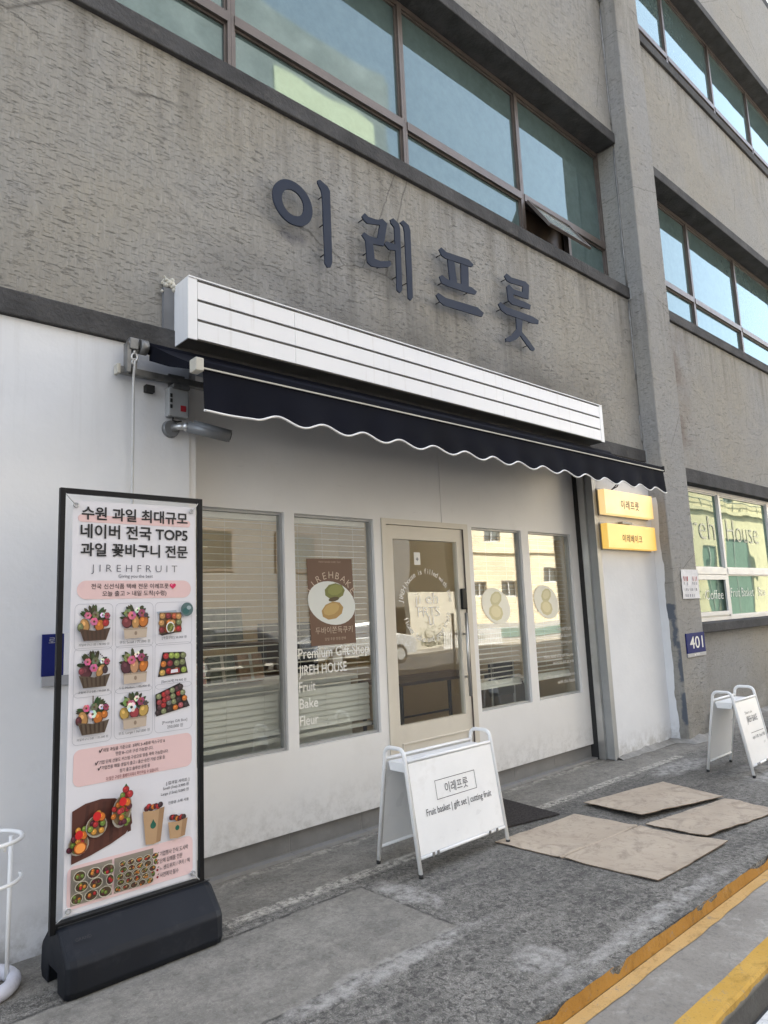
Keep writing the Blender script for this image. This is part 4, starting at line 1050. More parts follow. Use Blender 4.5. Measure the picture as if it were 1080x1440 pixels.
for r in range(3):
    for c in range(3):
        x0, x1, zb, zt = cell(c, r); p = Print(); cx = (x0+x1)/2; w_ = x1-x0
        p.rrect(x0, x1, zb, zt, .022, lin((.60, .60, .63)), line=.0013)
        if c < 2:
            bzb, bzt = zb+.042, zb+.098
            leaves(p, cx, bzt+.035, .062, 12)
            if c == 0:
                if r == 1:
                    for k in range(22):
                        a = R(8*k+4); p.ell(cx+.060*math.cos(a), bzt+.012+.088*math.sin(a), .003, .004, lin((.22, .17, .13)), 0, 6)
                else: p.poly([(cx-.002, bzt), (cx+.003, bzt), (cx+.003, zt-.02), (cx-.002, zt-.018)], lin((.33, .24, .17)))
                bw = .070
                cs = [(cx-.042, bzt+.012, .022, .034, PER, 12), (cx+.025, bzt+.010, .022, .028, ORG, -12), (cx+.052, bzt+.022, .016, .018, RED if r == 0 else ORG, 0), (cx-.062, bzt+.006, .014, .020, PUR if r else OLV, 0)] if r != 1 else \
                     [(cx-.035, bzt+.012, .028, .030, PUR, 10), (cx+.03, bzt+.014, .017, .032, PER, -28), (cx-.055, bzt+.018, .014, .016, (.55, .2, .25), 0), (cx+.05, bzt+.018, .013, .018, (.25, .15, .17), 0)]
                for a in cs: fruit(p, *a)
                for k, (dx, dz, rr, cc) in enumerate(((-.030, .058, .016, PNK), (.004, .060, .017, (.42, .44, .33)), (.035, .058, .012, WHT), (-.004, .030, .018, PNK if r < 2 else WHT), (.055, .055, .014, (.62, .25, .33)))): flower(p, cx+dx, bzt+dz, rr, cc)
                p.poly([(cx-bw, bzt), (cx-bw*.72, bzb), (cx+bw*.72, bzb), (cx+bw, bzt), (cx, bzt-.012)], lin((.30, .21, .155) if r == 0 else (.34, .285, .225)))
                for k in range(6): p.poly([(cx-bw*.85+k*.02, bzt-.010), (cx-bw*.85+k*.02+.008, bzt-.010), (cx-bw*.72+k*.018+.006, bzb+.004), (cx-bw*.72+k*.018, bzb+.004)], lin((.24, .17, .12)))
            else:
                big = [[(-.038, .020, .026, .028, (.50, .18, .20)), (.004, .016, .019, .036, PER), (.042, .022, .024, .030, ORG)],
                       [(-.040, .020, .026, .034, (.33, .12, .17)), (.0, .022, .022, .040, (.84, .60, .42)), (.044, .022, .022, .034, ORG)],
                       [(-.046, .012, .023, .030, YEL), (.002, .012, .024, .026, (.68, .20, .24)), (.046, .018, .024, .032, YEL)]][r]
                for dx, dz, a, b, cc in big: fruit(p, cx+dx, bzt+dz, a, b, cc, -dx*300)
                for dx, dz, rr, cc in ((-.036, .064, .019, OLV), (-.016, .052, .020, PNK), (.010, .076, .014, WHT), (.030, .062, .019, (.62, .28, .38)), (.050, .052, .012, (.3, .27, .28))): flower(p, cx+dx, bzt+dz, rr, cc)
                if r == 2: flower(p, cx-.018, bzt+.040, .022, WHT, (.1, .1, .1))
                p.poly([(cx-.058, bzt-.008), (cx-.054, bzb), (cx+.052, bzb+.002), (cx+.056, bzt-.006)], lin((.73, .66, .585)))
                p.poly([(cx-.058, bzt-.008), (cx+.056, bzt-.006), (cx+.055, bzt-.014), (cx-.057, bzt-.016)], lin((.62, .55, .48)))
                p.ell(cx, bzb+.024, .007, .010, lin((.55, .47, .40)), 0, 8)
            p.text(CAP[r][c], x0+.014, x1-.022, zb+.020, BK)
        else:
            if r == 0:
                p.poly([(x0+.006, zt-.046), (x0+.11, zt-.040), (x0+.115, zt-.06), (x0+.02, zt-.06)], lin((.62, .66, .70)))
                q = [(x0+.022, zb+.055), (x0+.138, zb+.060), (x0+.136, zt-.052), (x0+.022, zt-.050)]
            elif r == 1: q = [(x0+.016, zb+.058), (x0+.172, zb+.066), (x0+.150, zt-.048), (x0+.040, zt-.044)]
            else: q = [(x0+.008, zb+.078), (x0+.182, zb+.108), (x0+.130, zt-.002), (x0+.004, zt-.046)]
            p.poly(q, lin((.16, .12, .10) if r != 0 else (.45, .33, .2)))
            pal = [ORG, YEL, RED, OLV, (.80, .35, .18), (.55, .13, .17), PER, (.62, .70, .28)] if r < 2 else [(.62, .2, .22), ORG, (.55, .58, .4), (.30, .15, .18), (.75, .35, .38), (.45, .45, .44), RED, (.2, .14, .15)]
            ny, nx = (3, 4) if r < 2 else (4, 6)
            for j in range(ny):
                for i in range(nx):
                    u, v = (i+.5)/nx, (j+.5)/ny
                    a = [q[0][k]*(1-u)*(1-v)+q[1][k]*u*(1-v)+q[2][k]*u*v+q[3][k]*(1-u)*v for k in (0, 1)]
                    s = .9 if r == 2 else 1
                    fruit(p, a[0]+rnd.gauss(0, .003), a[1]+rnd.gauss(0, .002), .016*s, .0155*s, pal[rnd.randrange(8)], rnd.uniform(-40, 40))
            if r == 0:
                p.ell(x0+.075, zb+.085, .022, .028, lin(WHT)); p.ell(x0+.075, zb+.085, .017, .022, lin((.36, .38, .16)))
                for k in range(9): p.ell(x0+.075+rnd.gauss(0, .008), zb+.085+rnd.gauss(0, .009), .0045, .0045, lin((.55, .58, .3)), 0, 7)
                p.ell(x1-.032, zt-.038, .033, .034, lin((.30, .40, .40)), 0, 24); p.ell(x1-.038, zt-.046, .018, .016, lin((.16, .36, .35))); p.ell(x1-.022, zt-.030, .012, .010, lin((.6, .66, .68)))
                p.poly([(x0+.012, zb+.056), (x0+.10, zb+.064), (x0+.095, zb+.058), (x0+.03, zb+.046)], lin((.15, .11, .10)))
            if r == 1:
                p.poly([(cx-.026, zb+.068), (cx+.028, zb+.072), (cx+.025, zb+.094), (cx-.024, zb+.090)], lin((.55, .12, .15))); p.poly([(cx-.020, zb+.072), (cx+.018, zb+.074), (cx+.016, zb+.090), (cx-.018, zb+.088)], lin((.85, .84, .86)))
            p.text(CAP[r][c], x0+.030, x1-.036, zb+(.030 if r < 2 else .042), BK)
            if r == 2: p.text('250,000 원', x0+.055, x1-.058, zb+.018, BK)
        pr('product_picture', p)
p = Print()
for s, a, b, z in (('✔제철 과일을 기준으로  3과틱 3~4종류 믹스구성 &', 1.211, 1.523, .931), ('만원 8~12과 구성 가능합니다.', 1.286, 1.464, .907), ('✔기업 단체 선물도 커스텀 구성으로 맞춤 제작 가능합니다.', 1.194, 1.54, .880), ('✔기업전용 매월 생일자 출고 / 출산·승진 기념 선물 등', 1.206, 1.523, .855), ('정기 출고 솔루션 운영 중', 1.305, 1.448, .829), ('더 많은 구성은 홈페이지에서 확인하실 수 있습니다.', 1.244, 1.491, .804)):
    p.text(s, a, b, z, BK if z > .81 else lin((.45, .16, .15)), .004, h=.0155)
pr('service_lines', p)
for q in (('[ 컵과일 사이즈 ]', 1.530, 1.648, .731), ('Small (7oz) 3,900 원', 1.514, 1.645, .710), ('Large (12oz) 5,000 원', 1.504, 1.645, .686), ('친환경 소재 사용', 1.540, 1.645, .640)):
    p = Print(); p.text(*q, BK, .004); pr('size_line', p)
# wooden board with cups
p = Print()
WD = [(.33, .18, .14), (.27, .145, .115), (.37, .21, .165), (.30, .165, .13)]
bpts = [(1.099, .478), (1.30, .470+.065), (1.352, .562), (1.367, .600), (1.36, .645), (1.33, .690), (1.285, .718), (1.225, .728), (1.16, .722), (1.099, .700)]
bpts = [(1.099, .482), (1.18, .500), (1.27, .528), (1.335, .556), (1.366, .596), (1.360, .650), (1.330, .692), (1.285, .720), (1.225, .729), (1.155, .722), (1.099, .700)]
p.poly(bpts, lin(WD[0]))
for k in range(6):
    a = k*.042
    p.poly([(1.135+a, .50+k*.012), (1.150+a, .504+k*.012), (1.175+a*.85, .715), (1.160+a*.85, .715)], lin(WD[1+k % 3]))
def cup(p, x, z, s, tall):
    p.ell(x, z-.03*s, .045*s, .050*s*tall, lin((.66, .63, .58)), -12, 16); p.ell(x, z-.028*s, .040*s, .044*s*tall, lin((.50, .42, .30)), -12, 14)
    for k in range(int(15*tall)):
        cc = [RED, ORG, (.35, .10, .16), (.52, .62, .22), (.90, .62, .22), (.80, .20, .22), (.45, .56, .2)][rnd.randrange(7)]
        fruit(p, x+rnd.gauss(0, .019*s), z+rnd.uniform(-.06, .035)*s*tall, .0125*s, .0135*s, cc, rnd.uniform(-60, 60))
    fruit(p, x+.018*s, z+.006*s, .016*s, .019*s, (.92, .48, .12), 20); p.ell(x-.002, z+.012*s, .017*s, .019*s, lin((.80, .12, .13)), 0, 12)
cup(p, 1.128, .588, 1.0, .9); cup(p, 1.200, .652, 1.05, .9); cup(p, 1.308, .695, 1.0, 1.45)
fruit(p, 1.122, .553, .028, .026, (.91, .43, .12), 10); p.ell(1.122, .553, .021, .019, lin((.95, .60, .28)), 10)
fruit(p, 1.318, .758, .016, .016, RED); fruit(p, 1.337, .735, .015, .017, (.78, .16, .17)); p.poly([(1.310, .772), (1.318, .784), (1.326, .772)], lin((.2, .36, .14)))
pr('picture', p)
p = Print()
for (xa, xb, xc, xd, zt, zb) in ((1.414, 1.519, 1.500, 1.428, .634, .486), (1.534, 1.633, 1.619, 1.543, .562, .486)):
    for k in range(7): fruit(p, xa+.02+(xb-xa-.04)*k/6, zt+.004+rnd.random()*.014, .013, .013, [(.35, .10, .12), RED, (.22, .12, .14), ORG][k % 4])
    p.poly([(xa, zt), (xd, zb), ((xc+xd)/2, zb-.006), (xc, zb), (xb, zt+.002), ((xa+xb)/2, zt-.006)], lin((.70, .57, .43)))
    p.poly([(xc-.022, zb), (xc, zb), (xb, zt+.002), (xb-.026, zt-.002)], lin((.61, .48, .35)))
    cx, cz = (xa+xb)/2-.003, (zt+zb)/2+.004; s = (zt-zb)/.148
    p.ell(cx, cz, .014*(.5+.5*s), .015*(.5+.5*s), lin((.10, .36, .29))); p.poly([(cx-.009*s, cz+.010*s), (cx, cz+.028*s), (cx+.009*s, cz+.010*s)], lin((.10, .36, .29)))
pr('picture', p)
for (xa, xb, kind) in ((1.099, 1.276, 0), (1.286, 1.467, 1)):
    p = Print(); za, zb = .461, .313
    p.poly([(xa, zb), (xb, zb), (xb, za), (xa, za)], lin((.55, .52, .47)))
    n = 0
    nx, nz = (3, 3) if kind == 0 else (5, 5)
    cw, ch = (xb-xa)/nx, (za-zb)/nz
    for j in range(nz):
        for i in range(nx):
            cx, cz = xa+cw*(i+.5)+(cw*.2 if j % 2 else -cw*.05), zb+ch*(j+.5)
            rx, rz = min(cw*.5, cx-xa, xb-cx), ch*.47
            if rx < cw*.25: continue
            p.ell(cx, cz, rx, rz, lin((.80, .77, .70)), 0, 12); p.ell(cx, cz, rx*.88, rz*.86, lin((.30, .24, .16)), 0, 12)
            if kind and (i+j) % 3: p.poly([(cx-rx*.7, cz), (cx+rx*.5, cz+rz*.65), (cx+rx*.62, cz+rz*.3), (cx-rx*.55, cz-rz*.35)], lin((.80, .68, .45)))
            for k in range(6 if kind == 0 else 4):
                fruit(p, cx+rnd.uniform(-.5, .5)*rx, cz+rnd.uniform(-.5, .45)*rz, cw*.13, ch*.17, [ORG, RED, (.36, .12, .15), (.45, .55, .2), (.88, .55, .2), (.45, .3, .2)][rnd.randrange(6)], 0, kind == 0)
    pr('picture', p)
p = Print()
for k, s in enumerate(('기업행사 간식 도시락', '단체 답례품 전문', 'ㄴ 샌드위치 / 쿠키 / 떡', '사전예약 필수')):
    z = .418-.031*k; p.text(s, 1.499, (1.641, 1.612, 1.648, 1.591)[k], z, BK, .004, h=.0195)
    p.ell(1.487, z+.004, .0055, .0055, lin((.55, .10, .13)), 0, 8); p.ell(1.491, z+.016, .005, .002, lin((.25, .33, .16)), 30, 8)
pr('catering_lines', p)
for x, z, cx, cz in ((1.087, 2.052, fx0+.012, 2.105), (1.661, 2.060, fx1-.012, 2.105), (1.090, .300, fx0+.012, .262), (1.664, .300, fx1-.012, .258)):
    m = MB(); m.tube([(x+.0105*math.cos(k*.5236), 3.283-bow(x, z), z+.0105*math.sin(k*.5236)) for k in range(12)], .0032, 6, close=True); m.build('eyelet', M['alu'], t)
    m = MB(); m.tube([(x, 3.281, z), ((x+cx)/2, 3.285, (z+cz)/2-.003), (cx, 3.292, cz)], .0028, 5); m.build('tie_cord', M['cord'], t)

# ================================================================== FOLDING A-BOARDS
def a_board(name, x0, x1, yb, yf, ztop, label, front_print, top_half=.085, panel_z=(.10, .622), mid=None):
    ym = (yb+yf)/2 if mid is None else mid
    t = thing(name, ((x0+x1)/2, ym, 0), label, 'sign board', 'folding sign boards on the pavement')
    r = .0125
    for x in (x0, x1):
        m = MB(); pts = [(x, yb, .012)]
        cr_ = .048; zb = ztop-cr_
        for s_ in (1, -1):
            for k in (range(0, 6) if s_ > 0 else range(5, -1, -1)):
                a = R(90*k/5); pts.append((x, ym+s_*(top_half-cr_+cr_*math.cos(a)), zb+cr_*math.sin(a)))
        pts += [(x, yf, .012)]
        m.tube(pts, r, 10); m.build('side_frame', M['white_metal'], t)
        for y in (yb, yf):
            m = MB(); m.tube([(x, y, .0), (x, y, .022)], r+.001, 10); m.build('foot_cap', M['rubber'], t)
    def leg(s, z):       # y on the leg line at height z
        e = yb if s > 0 else yf; top = ym+s*top_half; f = (z-.012)/(ztop-.048-.012); return e+(top-e)*f
    for s in (-1, 1):
        z0, z1 = panel_z
        for z in (z0, z1):
            m = MB(); m.tube([(x0+r, leg(s, z), z), (x1-r, leg(s, z), z)], .0105, 8); m.build('cross_bar', M['white_metal'], t)
        y0, y1 = leg(s, z0+.012), leg(s, z1-.012); d = .005
        m = MB(); a, b = x0+r+.004, x1-r-.004
        m.hull([(a, y0-d, z0+.012), (b, y0-d, z0+.012), (b, y1-d, z1-.012), (a, y1-d, z1-.012), (a, y0+d, z0+.012), (b, y0+d, z0+.012), (b, y1+d, z1-.012), (a, y1+d, z1-.012)],
               [(0, 1, 2, 3), (5, 4, 7, 6), (4, 0, 3, 7), (1, 5, 6, 2), (3, 2, 6, 7), (4, 5, 1, 0)])
        pn = m.build('sign_panel', M['white_metal'], t)
        if s < 0:
            uz = Vector((0, y1-y0, z1-z0-.024)).normalized()
            nrm = Vector((1, 0, 0)).cross(uz); 
            p = front_print(a, b, (Vector((0, y1-y0, z1-z0-.024))).length)
            p.build('lettering', pn, (0, y0-d, z0+.012), uz=tuple(uz), nrm=tuple(nrm), mat=M['dark_print'])
        for x in ((x0+.11, x0+.15, x1-.17, x1-.10) if s < 0 else ()):
            bx('bar_clip', t, M['galv'], x-.008, x+.008, leg(s, z0)-.016, leg(s, z0)-.0115, z0-.010, z0+.014)
    # folded tray under the handles
    ya, yb2 = ym-top_half+.012, ym+top_half-.012; zt = panel_z[1]-.015
    m = MB(); m.hull([(x0+.016, ya, zt), (x0+.016, ya+.012, zt-.05), (x0+.016, yb2-.012, zt-.05), (x0+.016, yb2, zt), (x1-.016, ya, zt), (x1-.016, ya+.012, zt-.05), (x1-.016, yb2-.012, zt-.05), (x1-.016, yb2, zt)],
           [(0, 1, 2, 3), (7, 6, 5, 4), (0, 4, 5, 1), (1, 5, 6, 2), (2, 6, 7, 3), (3, 7, 4, 0)])
    m.build('top_tray', M['white_metal'], t); return t
def pr1(a, b, H):
    p = Print(); rx0, rx1, rz0, rz1 = 3.135, 3.500, .265, .375; w_ = .0035
    p.poly([(rx0, rz0), (rx1, rz0), (rx1, rz0+w_), (rx0, rz0+w_)], None); p.poly([(rx0, rz1-w_), (rx1, rz1-w_), (rx1, rz1), (rx0, rz1)], None)
    p.poly([(rx0, rz0+w_), (rx0+w_, rz0+w_), (rx0+w_, rz1-w_), (rx0, rz1-w_)], None); p.poly([(rx1-w_, rz0+w_), (rx1, rz0+w_), (rx1, rz1-w_), (rx1-w_, rz1-w_)], None)
    p.text('이레프룻', 3.215, 3.425, .293, None, .0, h=.056); p.text('Fruit basket | gift set | cutting fruit', 3.03, 3.625, .195, None, .006, h=.038); return p
a_board('sign_board', 2.922, 3.716, 3.368, 3.005, .692, 'white folding sign board standing before the shop door, framed name above small print', pr1)
def pr2(a, b, H):
    p = Print(); p.text('Dessert cafe', 6.470, 6.625, .395, None, -.004); p.text('JIREH BAKE', 6.470, 6.70, .325, None, .004, h=.05)
    p.poly([(6.485, .235), (6.76, .235), (6.76, .239), (6.485, .239)], None); p.text('open 11:00   close 19:00', 6.49, 6.765, .185, None, .0, h=.028); return p
a_board('sign_board', 6.318, 6.806, 2.832, 2.450, .690, 'narrow white folding sign board beyond the cardboard, near the right edge', pr2, panel_z=(.09, .615))

# ================================================================== CARDBOARD, MAT, UMBRELLA RACK
def slab(name, quad, label, z0=.004, th=.005, lift=None, sub=(24, 20), seed=0, crease=None):
    m = MB(); nx, ny = sub; T, Bm = [], []
    def P(u, v):
        a = [quad[0][k]*(1-u)*(1-v)+quad[1][k]*u*(1-v)+quad[2][k]*u*v+quad[3][k]*(1-u)*v for k in (0, 1)]
        e = min(u, 1-u, v, 1-v)
        if e < .001:
            a[0] += .010*mn.noise(Vector((u*9+seed, v*9, 1))); a[1] += .010*mn.noise(Vector((u*9+seed, v*9, 7)))
        z = z0 + .014*max(0, mn.noise(Vector((u*2.4+seed, v*2.4, 0))))+.004*mn.noise(Vector((u*6+seed, v*6, 4))) + (lift(u, v) if lift else 0)
        if crease: z += .006*math.exp(-((u-crease)/.05)**2) - .013*math.exp(-((u-crease)/.006)**2)
        return a[0], a[1], max(z, .0035)
    for i in range(nx+1):
        T.append([]); Bm.append([])
        for j in range(ny+1):
            x, y, z = P(i/nx, j/ny); T[i].append(m.bm.verts.new((x, y, z+th))); Bm[i].append(m.bm.verts.new((x, y, z)))
    for i in range(nx):
        for j in range(ny):
            if crease and abs((i+.5)/nx-crease) < .0045 and not .30 < (j+.5)/ny < .82: continue      # torn slit at each end of the crease
            m.bm.faces.new((T[i][j], T[i+1][j], T[i+1][j+1], T[i][j+1])); m.bm.faces.new((Bm[i][j], Bm[i][j+1], Bm[i+1][j+1], Bm[i+1][j]))
    m.mi = 1; side = []
    for i in range(nx):
        for j in (0, ny): side.append(m.bm.faces.new((T[i][j], T[i+1][j], Bm[i+1][j], Bm[i][j])))
    for j in range(ny):
        for i in (0, nx): side.append(m.bm.faces.new((T[i][j], T[i][j+1], Bm[i][j+1], Bm[i][j])))
    bmesh.ops.recalc_face_normals(m.bm, faces=m.bm.faces[:])
    for f in side: f.material_index = 1
    me = m.build(name, [M['card'], M['card_edge']])
    off = Vector((sum(q[0] for q in quad)/4, sum(q[1] for q in quad)/4, 0))
    for v in me.data.vertices: v.co -= off
    me.location = off
    return tag(me, label, 'cardboard', 'flattened cardboard sheets on the pavement')
slab('cardboard_sheet', [(3.662, 3.07), (3.718, 1.998), (4.558, 1.966), (4.484, 3.008)], 'large flattened cardboard sheet with one crease, nearest the yellow kerb and the door mat', z0=.004, seed=1, sub=(180, 10), crease=.455, lift=lambda u, v: .010*max(0, u-.85)/.15*v)
slab('cardboard_sheet', [(4.757, 3.10), (4.672, 2.59), (5.535, 2.385), (5.69, 2.935)], 'flattened cardboard sheet with a raised front edge, farthest from the kerb', z0=.010, seed=8, lift=lambda u, v: .022*u*(1-v)+.006)
slab('cardboard_sheet', [(4.590, 2.52), (4.570, 2.10), (5.47, 1.96), (5.515, 2.372)], 'flattened cardboard sheet running off the right edge of the picture', z0=.006, seed=12, lift=lambda u, v: .010*u*(1-v))
m = MB(); m.hull([(3.70, 3.245, .004), (4.425, 3.09, .004), (4.50, 3.71, .004), (3.72, 3.74, .004), (3.70, 3.245, .014), (4.425, 3.09, .014), (4.50, 3.71, .014), (3.72, 3.74, .014)], [(0, 3, 2, 1), (4, 5, 6, 7), (0, 1, 5, 4), (1, 2, 6, 5), (2, 3, 7, 6), (3, 0, 4, 7)])
tag(m.build('door_mat', M['mat']), 'charcoal door mat in front of the shop door behind the sign board', 'door mat')

t = thing('umbrella_rack', (.80, 3.50, 0), 'white metal umbrella rack with a ring foot by the white wall', 'umbrella rack')
ux, uy = .800, 3.50
def ring(cx, cy, z, r, a0, a1, n=28): return [(cx+r*math.cos(R(a0+(a1-a0)*k/n)), cy+r*math.sin(R(a0+(a1-a0)*k/n)), z) for k in range(n+1)]
m = MB(); m.tube([(ux+.138*math.cos(k*math.pi/16), uy+.138*math.sin(k*math.pi/16), .028) for k in range(32)], .030, 12, close=True); m.build('ring_foot', M['white_ring'], t)
m = MB(); m.tube([(ux+.112, uy-.012, .03), (ux+.118, uy+.012, .60)], .0095, 8); m.build('post', M['white_metal'], t)
m = MB(); m.tube([(ux-.10, uy-.02, .03), (ux-.10, uy+.01, .60)], .0095, 8); m.build('post', M['white_metal'], t)
m = MB(); m.tube(ring(ux+.01, uy, .605, .145, 60, -200), .0095, 8); m.build('top_ring', M['white_metal'], t)
m = MB(); m.tube(ring(ux+.01, uy, .44, .145, 0, -190), .0085, 8); m.build('middle_ring', M['white_metal'], t)
m = MB(); m.tube([(ux+.06, uy-.12, .60), (ux+.06, uy-.12, .575)], .006, 6); m.build('peg', M['white_metal'], t)

# ================================================================== INSIDE THE SHOP WINDOWS
grpb = 'venetian blinds in the shop windows'
slat_me = None
def blind(x0, x1, zlow, zclosed, label):
    global slat_me
    t = thing('venetian_blind', ((x0+x1)/2, 4.02, 2.18), label, 'window blind', grpb)
    L = x1-x0
    bx('head_rail', t, M['slat'], x0, x1, 3.995, 4.045, 2.155, 2.195)
    me = bpy.data.meshes.new('slat'); V = []; F = []; n = 4
    for i in range(n+1):
        u = (i/n-.5)*.042; z = .003*(1-(2*i/n-1)**2)
        V += [(-L/2, u, z), (L/2, u, z), (-L/2, u, z-.0012), (L/2, u, z-.0012)]
    for i in range(n):
        a, b = 4*i, 4*i+4
        F += [(a, a+1, b+1, b), (a+2, b+2, b+3, a+3)]
    F += [(0, 2, 3, 1), (4*n, 4*n+1, 4*n+3, 4*n+2)]
    me.from_pydata(V, [], F); me.materials.append(M['slat']); me.update()
    z = 2.135; k = 0
    while z > zlow+.03:
        closed = z < zclosed
        o = bpy.data.objects.new('slat', me); col.objects.link(o); o.parent = t
        o.location = (random.uniform(-.001, .001), random.uniform(-.001, .001), z-2.18)
        o.rotation_euler = (R((70 if closed else 7)+random.uniform(-2.5, 2.5)), R(random.uniform(-.15, .15)), 0)
        z -= .043 if not closed else .037; k += 1
    bx('bottom_rail', t, M['slat'], x0, x1, 4.0, 4.04, zlow-.012, zlow+.012)
    for x in (x0+.12, x1-.12, x0+.45*L):
        m = MB(); m.tube([(x, 3.998, 2.16), (x, 3.998, zlow)], .0012, 4); m.build('ladder_cord', M['slat'], t)
    return t
blind(1.93, 2.655, .70, 1.00, 'pale venetian blind lowered behind the window beside the banner')
blind(2.71, 3.455, .70, 1.00, 'pale venetian blind lowered behind the window with the brown poster')
blind(4.56, 5.29, .815, .86, 'pale venetian blind behind the window just right of the door')
blind(5.37, 6.10, .815, .86, 'pale venetian blind behind the last window by the shutter guide')
t = thing('display_counter', (2.6, 4.45, .05), 'white display counter behind the two left shop windows', 'counter')
bx('counter_top', t, M['counter'], 1.82, 3.44, 4.12, 4.62, 1.02, 1.055); bx('counter_front', t, M['counter'], 1.86, 3.40, 4.16, 4.18, .12, 1.019); bx('counter_side', t, M['counter'], 3.38, 3.40, 4.181, 4.58, .12, 1.019); bx('counter_back', t, M['counter'], 1.86, 3.40, 4.581, 4.60, .12, 1.019); bx('kick_board', t, M['dark'], 1.9, 3.36, 4.2, 4.56, .05, .119)
grpg = 'wrapped gift boxes on the display counter'
def gift(x, y, z, w_, h, d, mat, label, tilt=-14, bow=None):
    t = thing('gift_box', (x, y, z), label, 'gift box', grpg)
    o = MB().box(-w_/2, w_/2, -d/2, d/2, 0, h, .008)
    ob = o.build('wrapping', mat); ob.parent = t
    t.rotation_euler = (R(tilt), 0, 0); t.location.z = z + max(0, math.sin(R(-tilt))*d/2) + .002
    m = MB(); m.box(-.012, .012, -d/2-.003, -d/2-.0005, .004, h-.004); m.box(-w_/2+.004, w_/2-.004, -d/2-.003, -d/2-.0006, h*.45, h*.45+.02); rb = m.build('ribbon', bow or M['beige']); rb.parent = t
    return t
gift(2.17, 4.30, 1.055, .20, .20, .06, M['pink_cloth'], 'dusty pink wrapped box leaning on the counter beside the palm leaves')
gift(2.40, 4.30, 1.055, .20, .19, .06, M['sage_cloth'], 'grey green wrapped box leaning in the middle of the counter front')
gift(2.62, 4.30, 1.055, .20, .20, .06, M['kraft'], 'tan wrapped box leaning at the right of the counter front')
t = thing('display_shelf', (2.5, 4.85, .05), 'dark wooden shelf standing behind the white counter', 'shelf')
bx('shelf_board', t, M['wood'], 1.86, 3.2, 4.70, 5.0, 1.28, 1.31); bx('shelf_board', t, M['wood'], 1.86, 3.2, 4.70, 5.0, .7, .73)
for x in (1.84, 3.2): bx('shelf_side', t, M['wood'], x, x+.02, 4.70, 5.0, .05, 1.32)
gift(2.12, 4.84, 1.31, .26, .24, .10, M['pink_cloth'], 'pink wrapped box standing on the dark shelf at the left', -8)
gift(2.62, 4.84, 1.31, .46, .26, .14, M['sage_cloth'], 'wide grey green cloth wrapped box on the dark shelf', -6, M['sage_cloth'])
t = thing('palm_plant', (2.02, 4.20, .95), 'small palm with narrow drooping leaflets in the window beside the banner', 'plant')
m = MB(); m.tube([(2.02, 4.15, 1.056), (2.02, 4.15, 1.16)], [.05, .06], 12); m.build('pot', M['counter'], t)
for k in range(9):
    a = R(k*40+10); m = MB(); tip = []
    L = .26+.05*(k % 3)
    pts = [(2.02+L*u*math.cos(a)*.75, 4.15+L*u*math.sin(a)*.35, 1.15+.30*u-.22*u*u) for u in [i/6 for i in range(7)]]
    m.tube(pts, .002, 4)
    for i in range(1, 7):
        p = Vector(pts[i]); dr = (Vector(pts[i])-Vector(pts[i-1])).normalized()
        for s in (-1, 1):
            side = Vector((-math.sin(a)*s, math.cos(a)*s*.4, .25-.1*i*.3)).normalized()
            q = p + (dr*.6+side*.8)*.085; w2 = dr*.006
            m.hull([p-w2, p+w2, q], [(0, 1, 2)])
    m.build('frond', M['leaf'], t)
t = thing('work_table', (5.5, 5.4, .05), 'black steel framed work table seen low through the glass door', 'table')
bx('table_top', t, M['wood'], 4.8, 6.2, 5.1, 5.75, .77, .80)
for x in (4.84, 6.16):
    for y in (5.14, 5.71): bx('leg', t, M['black_table'], x-.015, x+.015, y-.015, y+.015, .05, .769)
for y in (5.14, 5.71): bx('rail', t, M['black_table'], 4.856, 6.144, y-.01, y+.01, .34, .36)
t = thing('dark_cabinet', (3.5, 4.9, .05), 'dark cabinet behind the poster window next to the door', 'cabinet')
bx('body', t, M['dark_box'], 3.24, 3.54, 4.75, 5.2, .05, 1.45); bx('cabinet_door', t, M['dark'], 3.25, 3.53, 4.735, 4.749, .10, 1.43)
t = thing('chair', (5.75, 4.4, .05), 'dark chair with a steel frame behind the right hand shop windows', 'chair')
bx('seat', t, M['dark'], 5.55, 5.95, 4.20, 4.6, .47, .51, bev=.01); bx('backrest', t, M['dark'], 5.55, 5.95, 4.58, 4.61, .62, .95, bev=.01)
for x in (5.57, 5.93):
    for y in (4.22, 4.585):
        m = MB(); m.tube([(x, y, .05), (x, y, .47 if y < 4.5 else .95)], .012, 8); m.build('leg', M['alu'], t)
t = thing('low_cabinet', (6.05, 4.9, .05), 'brown low cabinet behind the last shop window', 'cabinet')
bx('body', t, M['wood'], 5.75, 6.38, 4.75, 5.05, .05, .70); bx('cabinet_top', t, M['counter'], 5.73, 6.395, 4.73, 5.07, .701, .73)

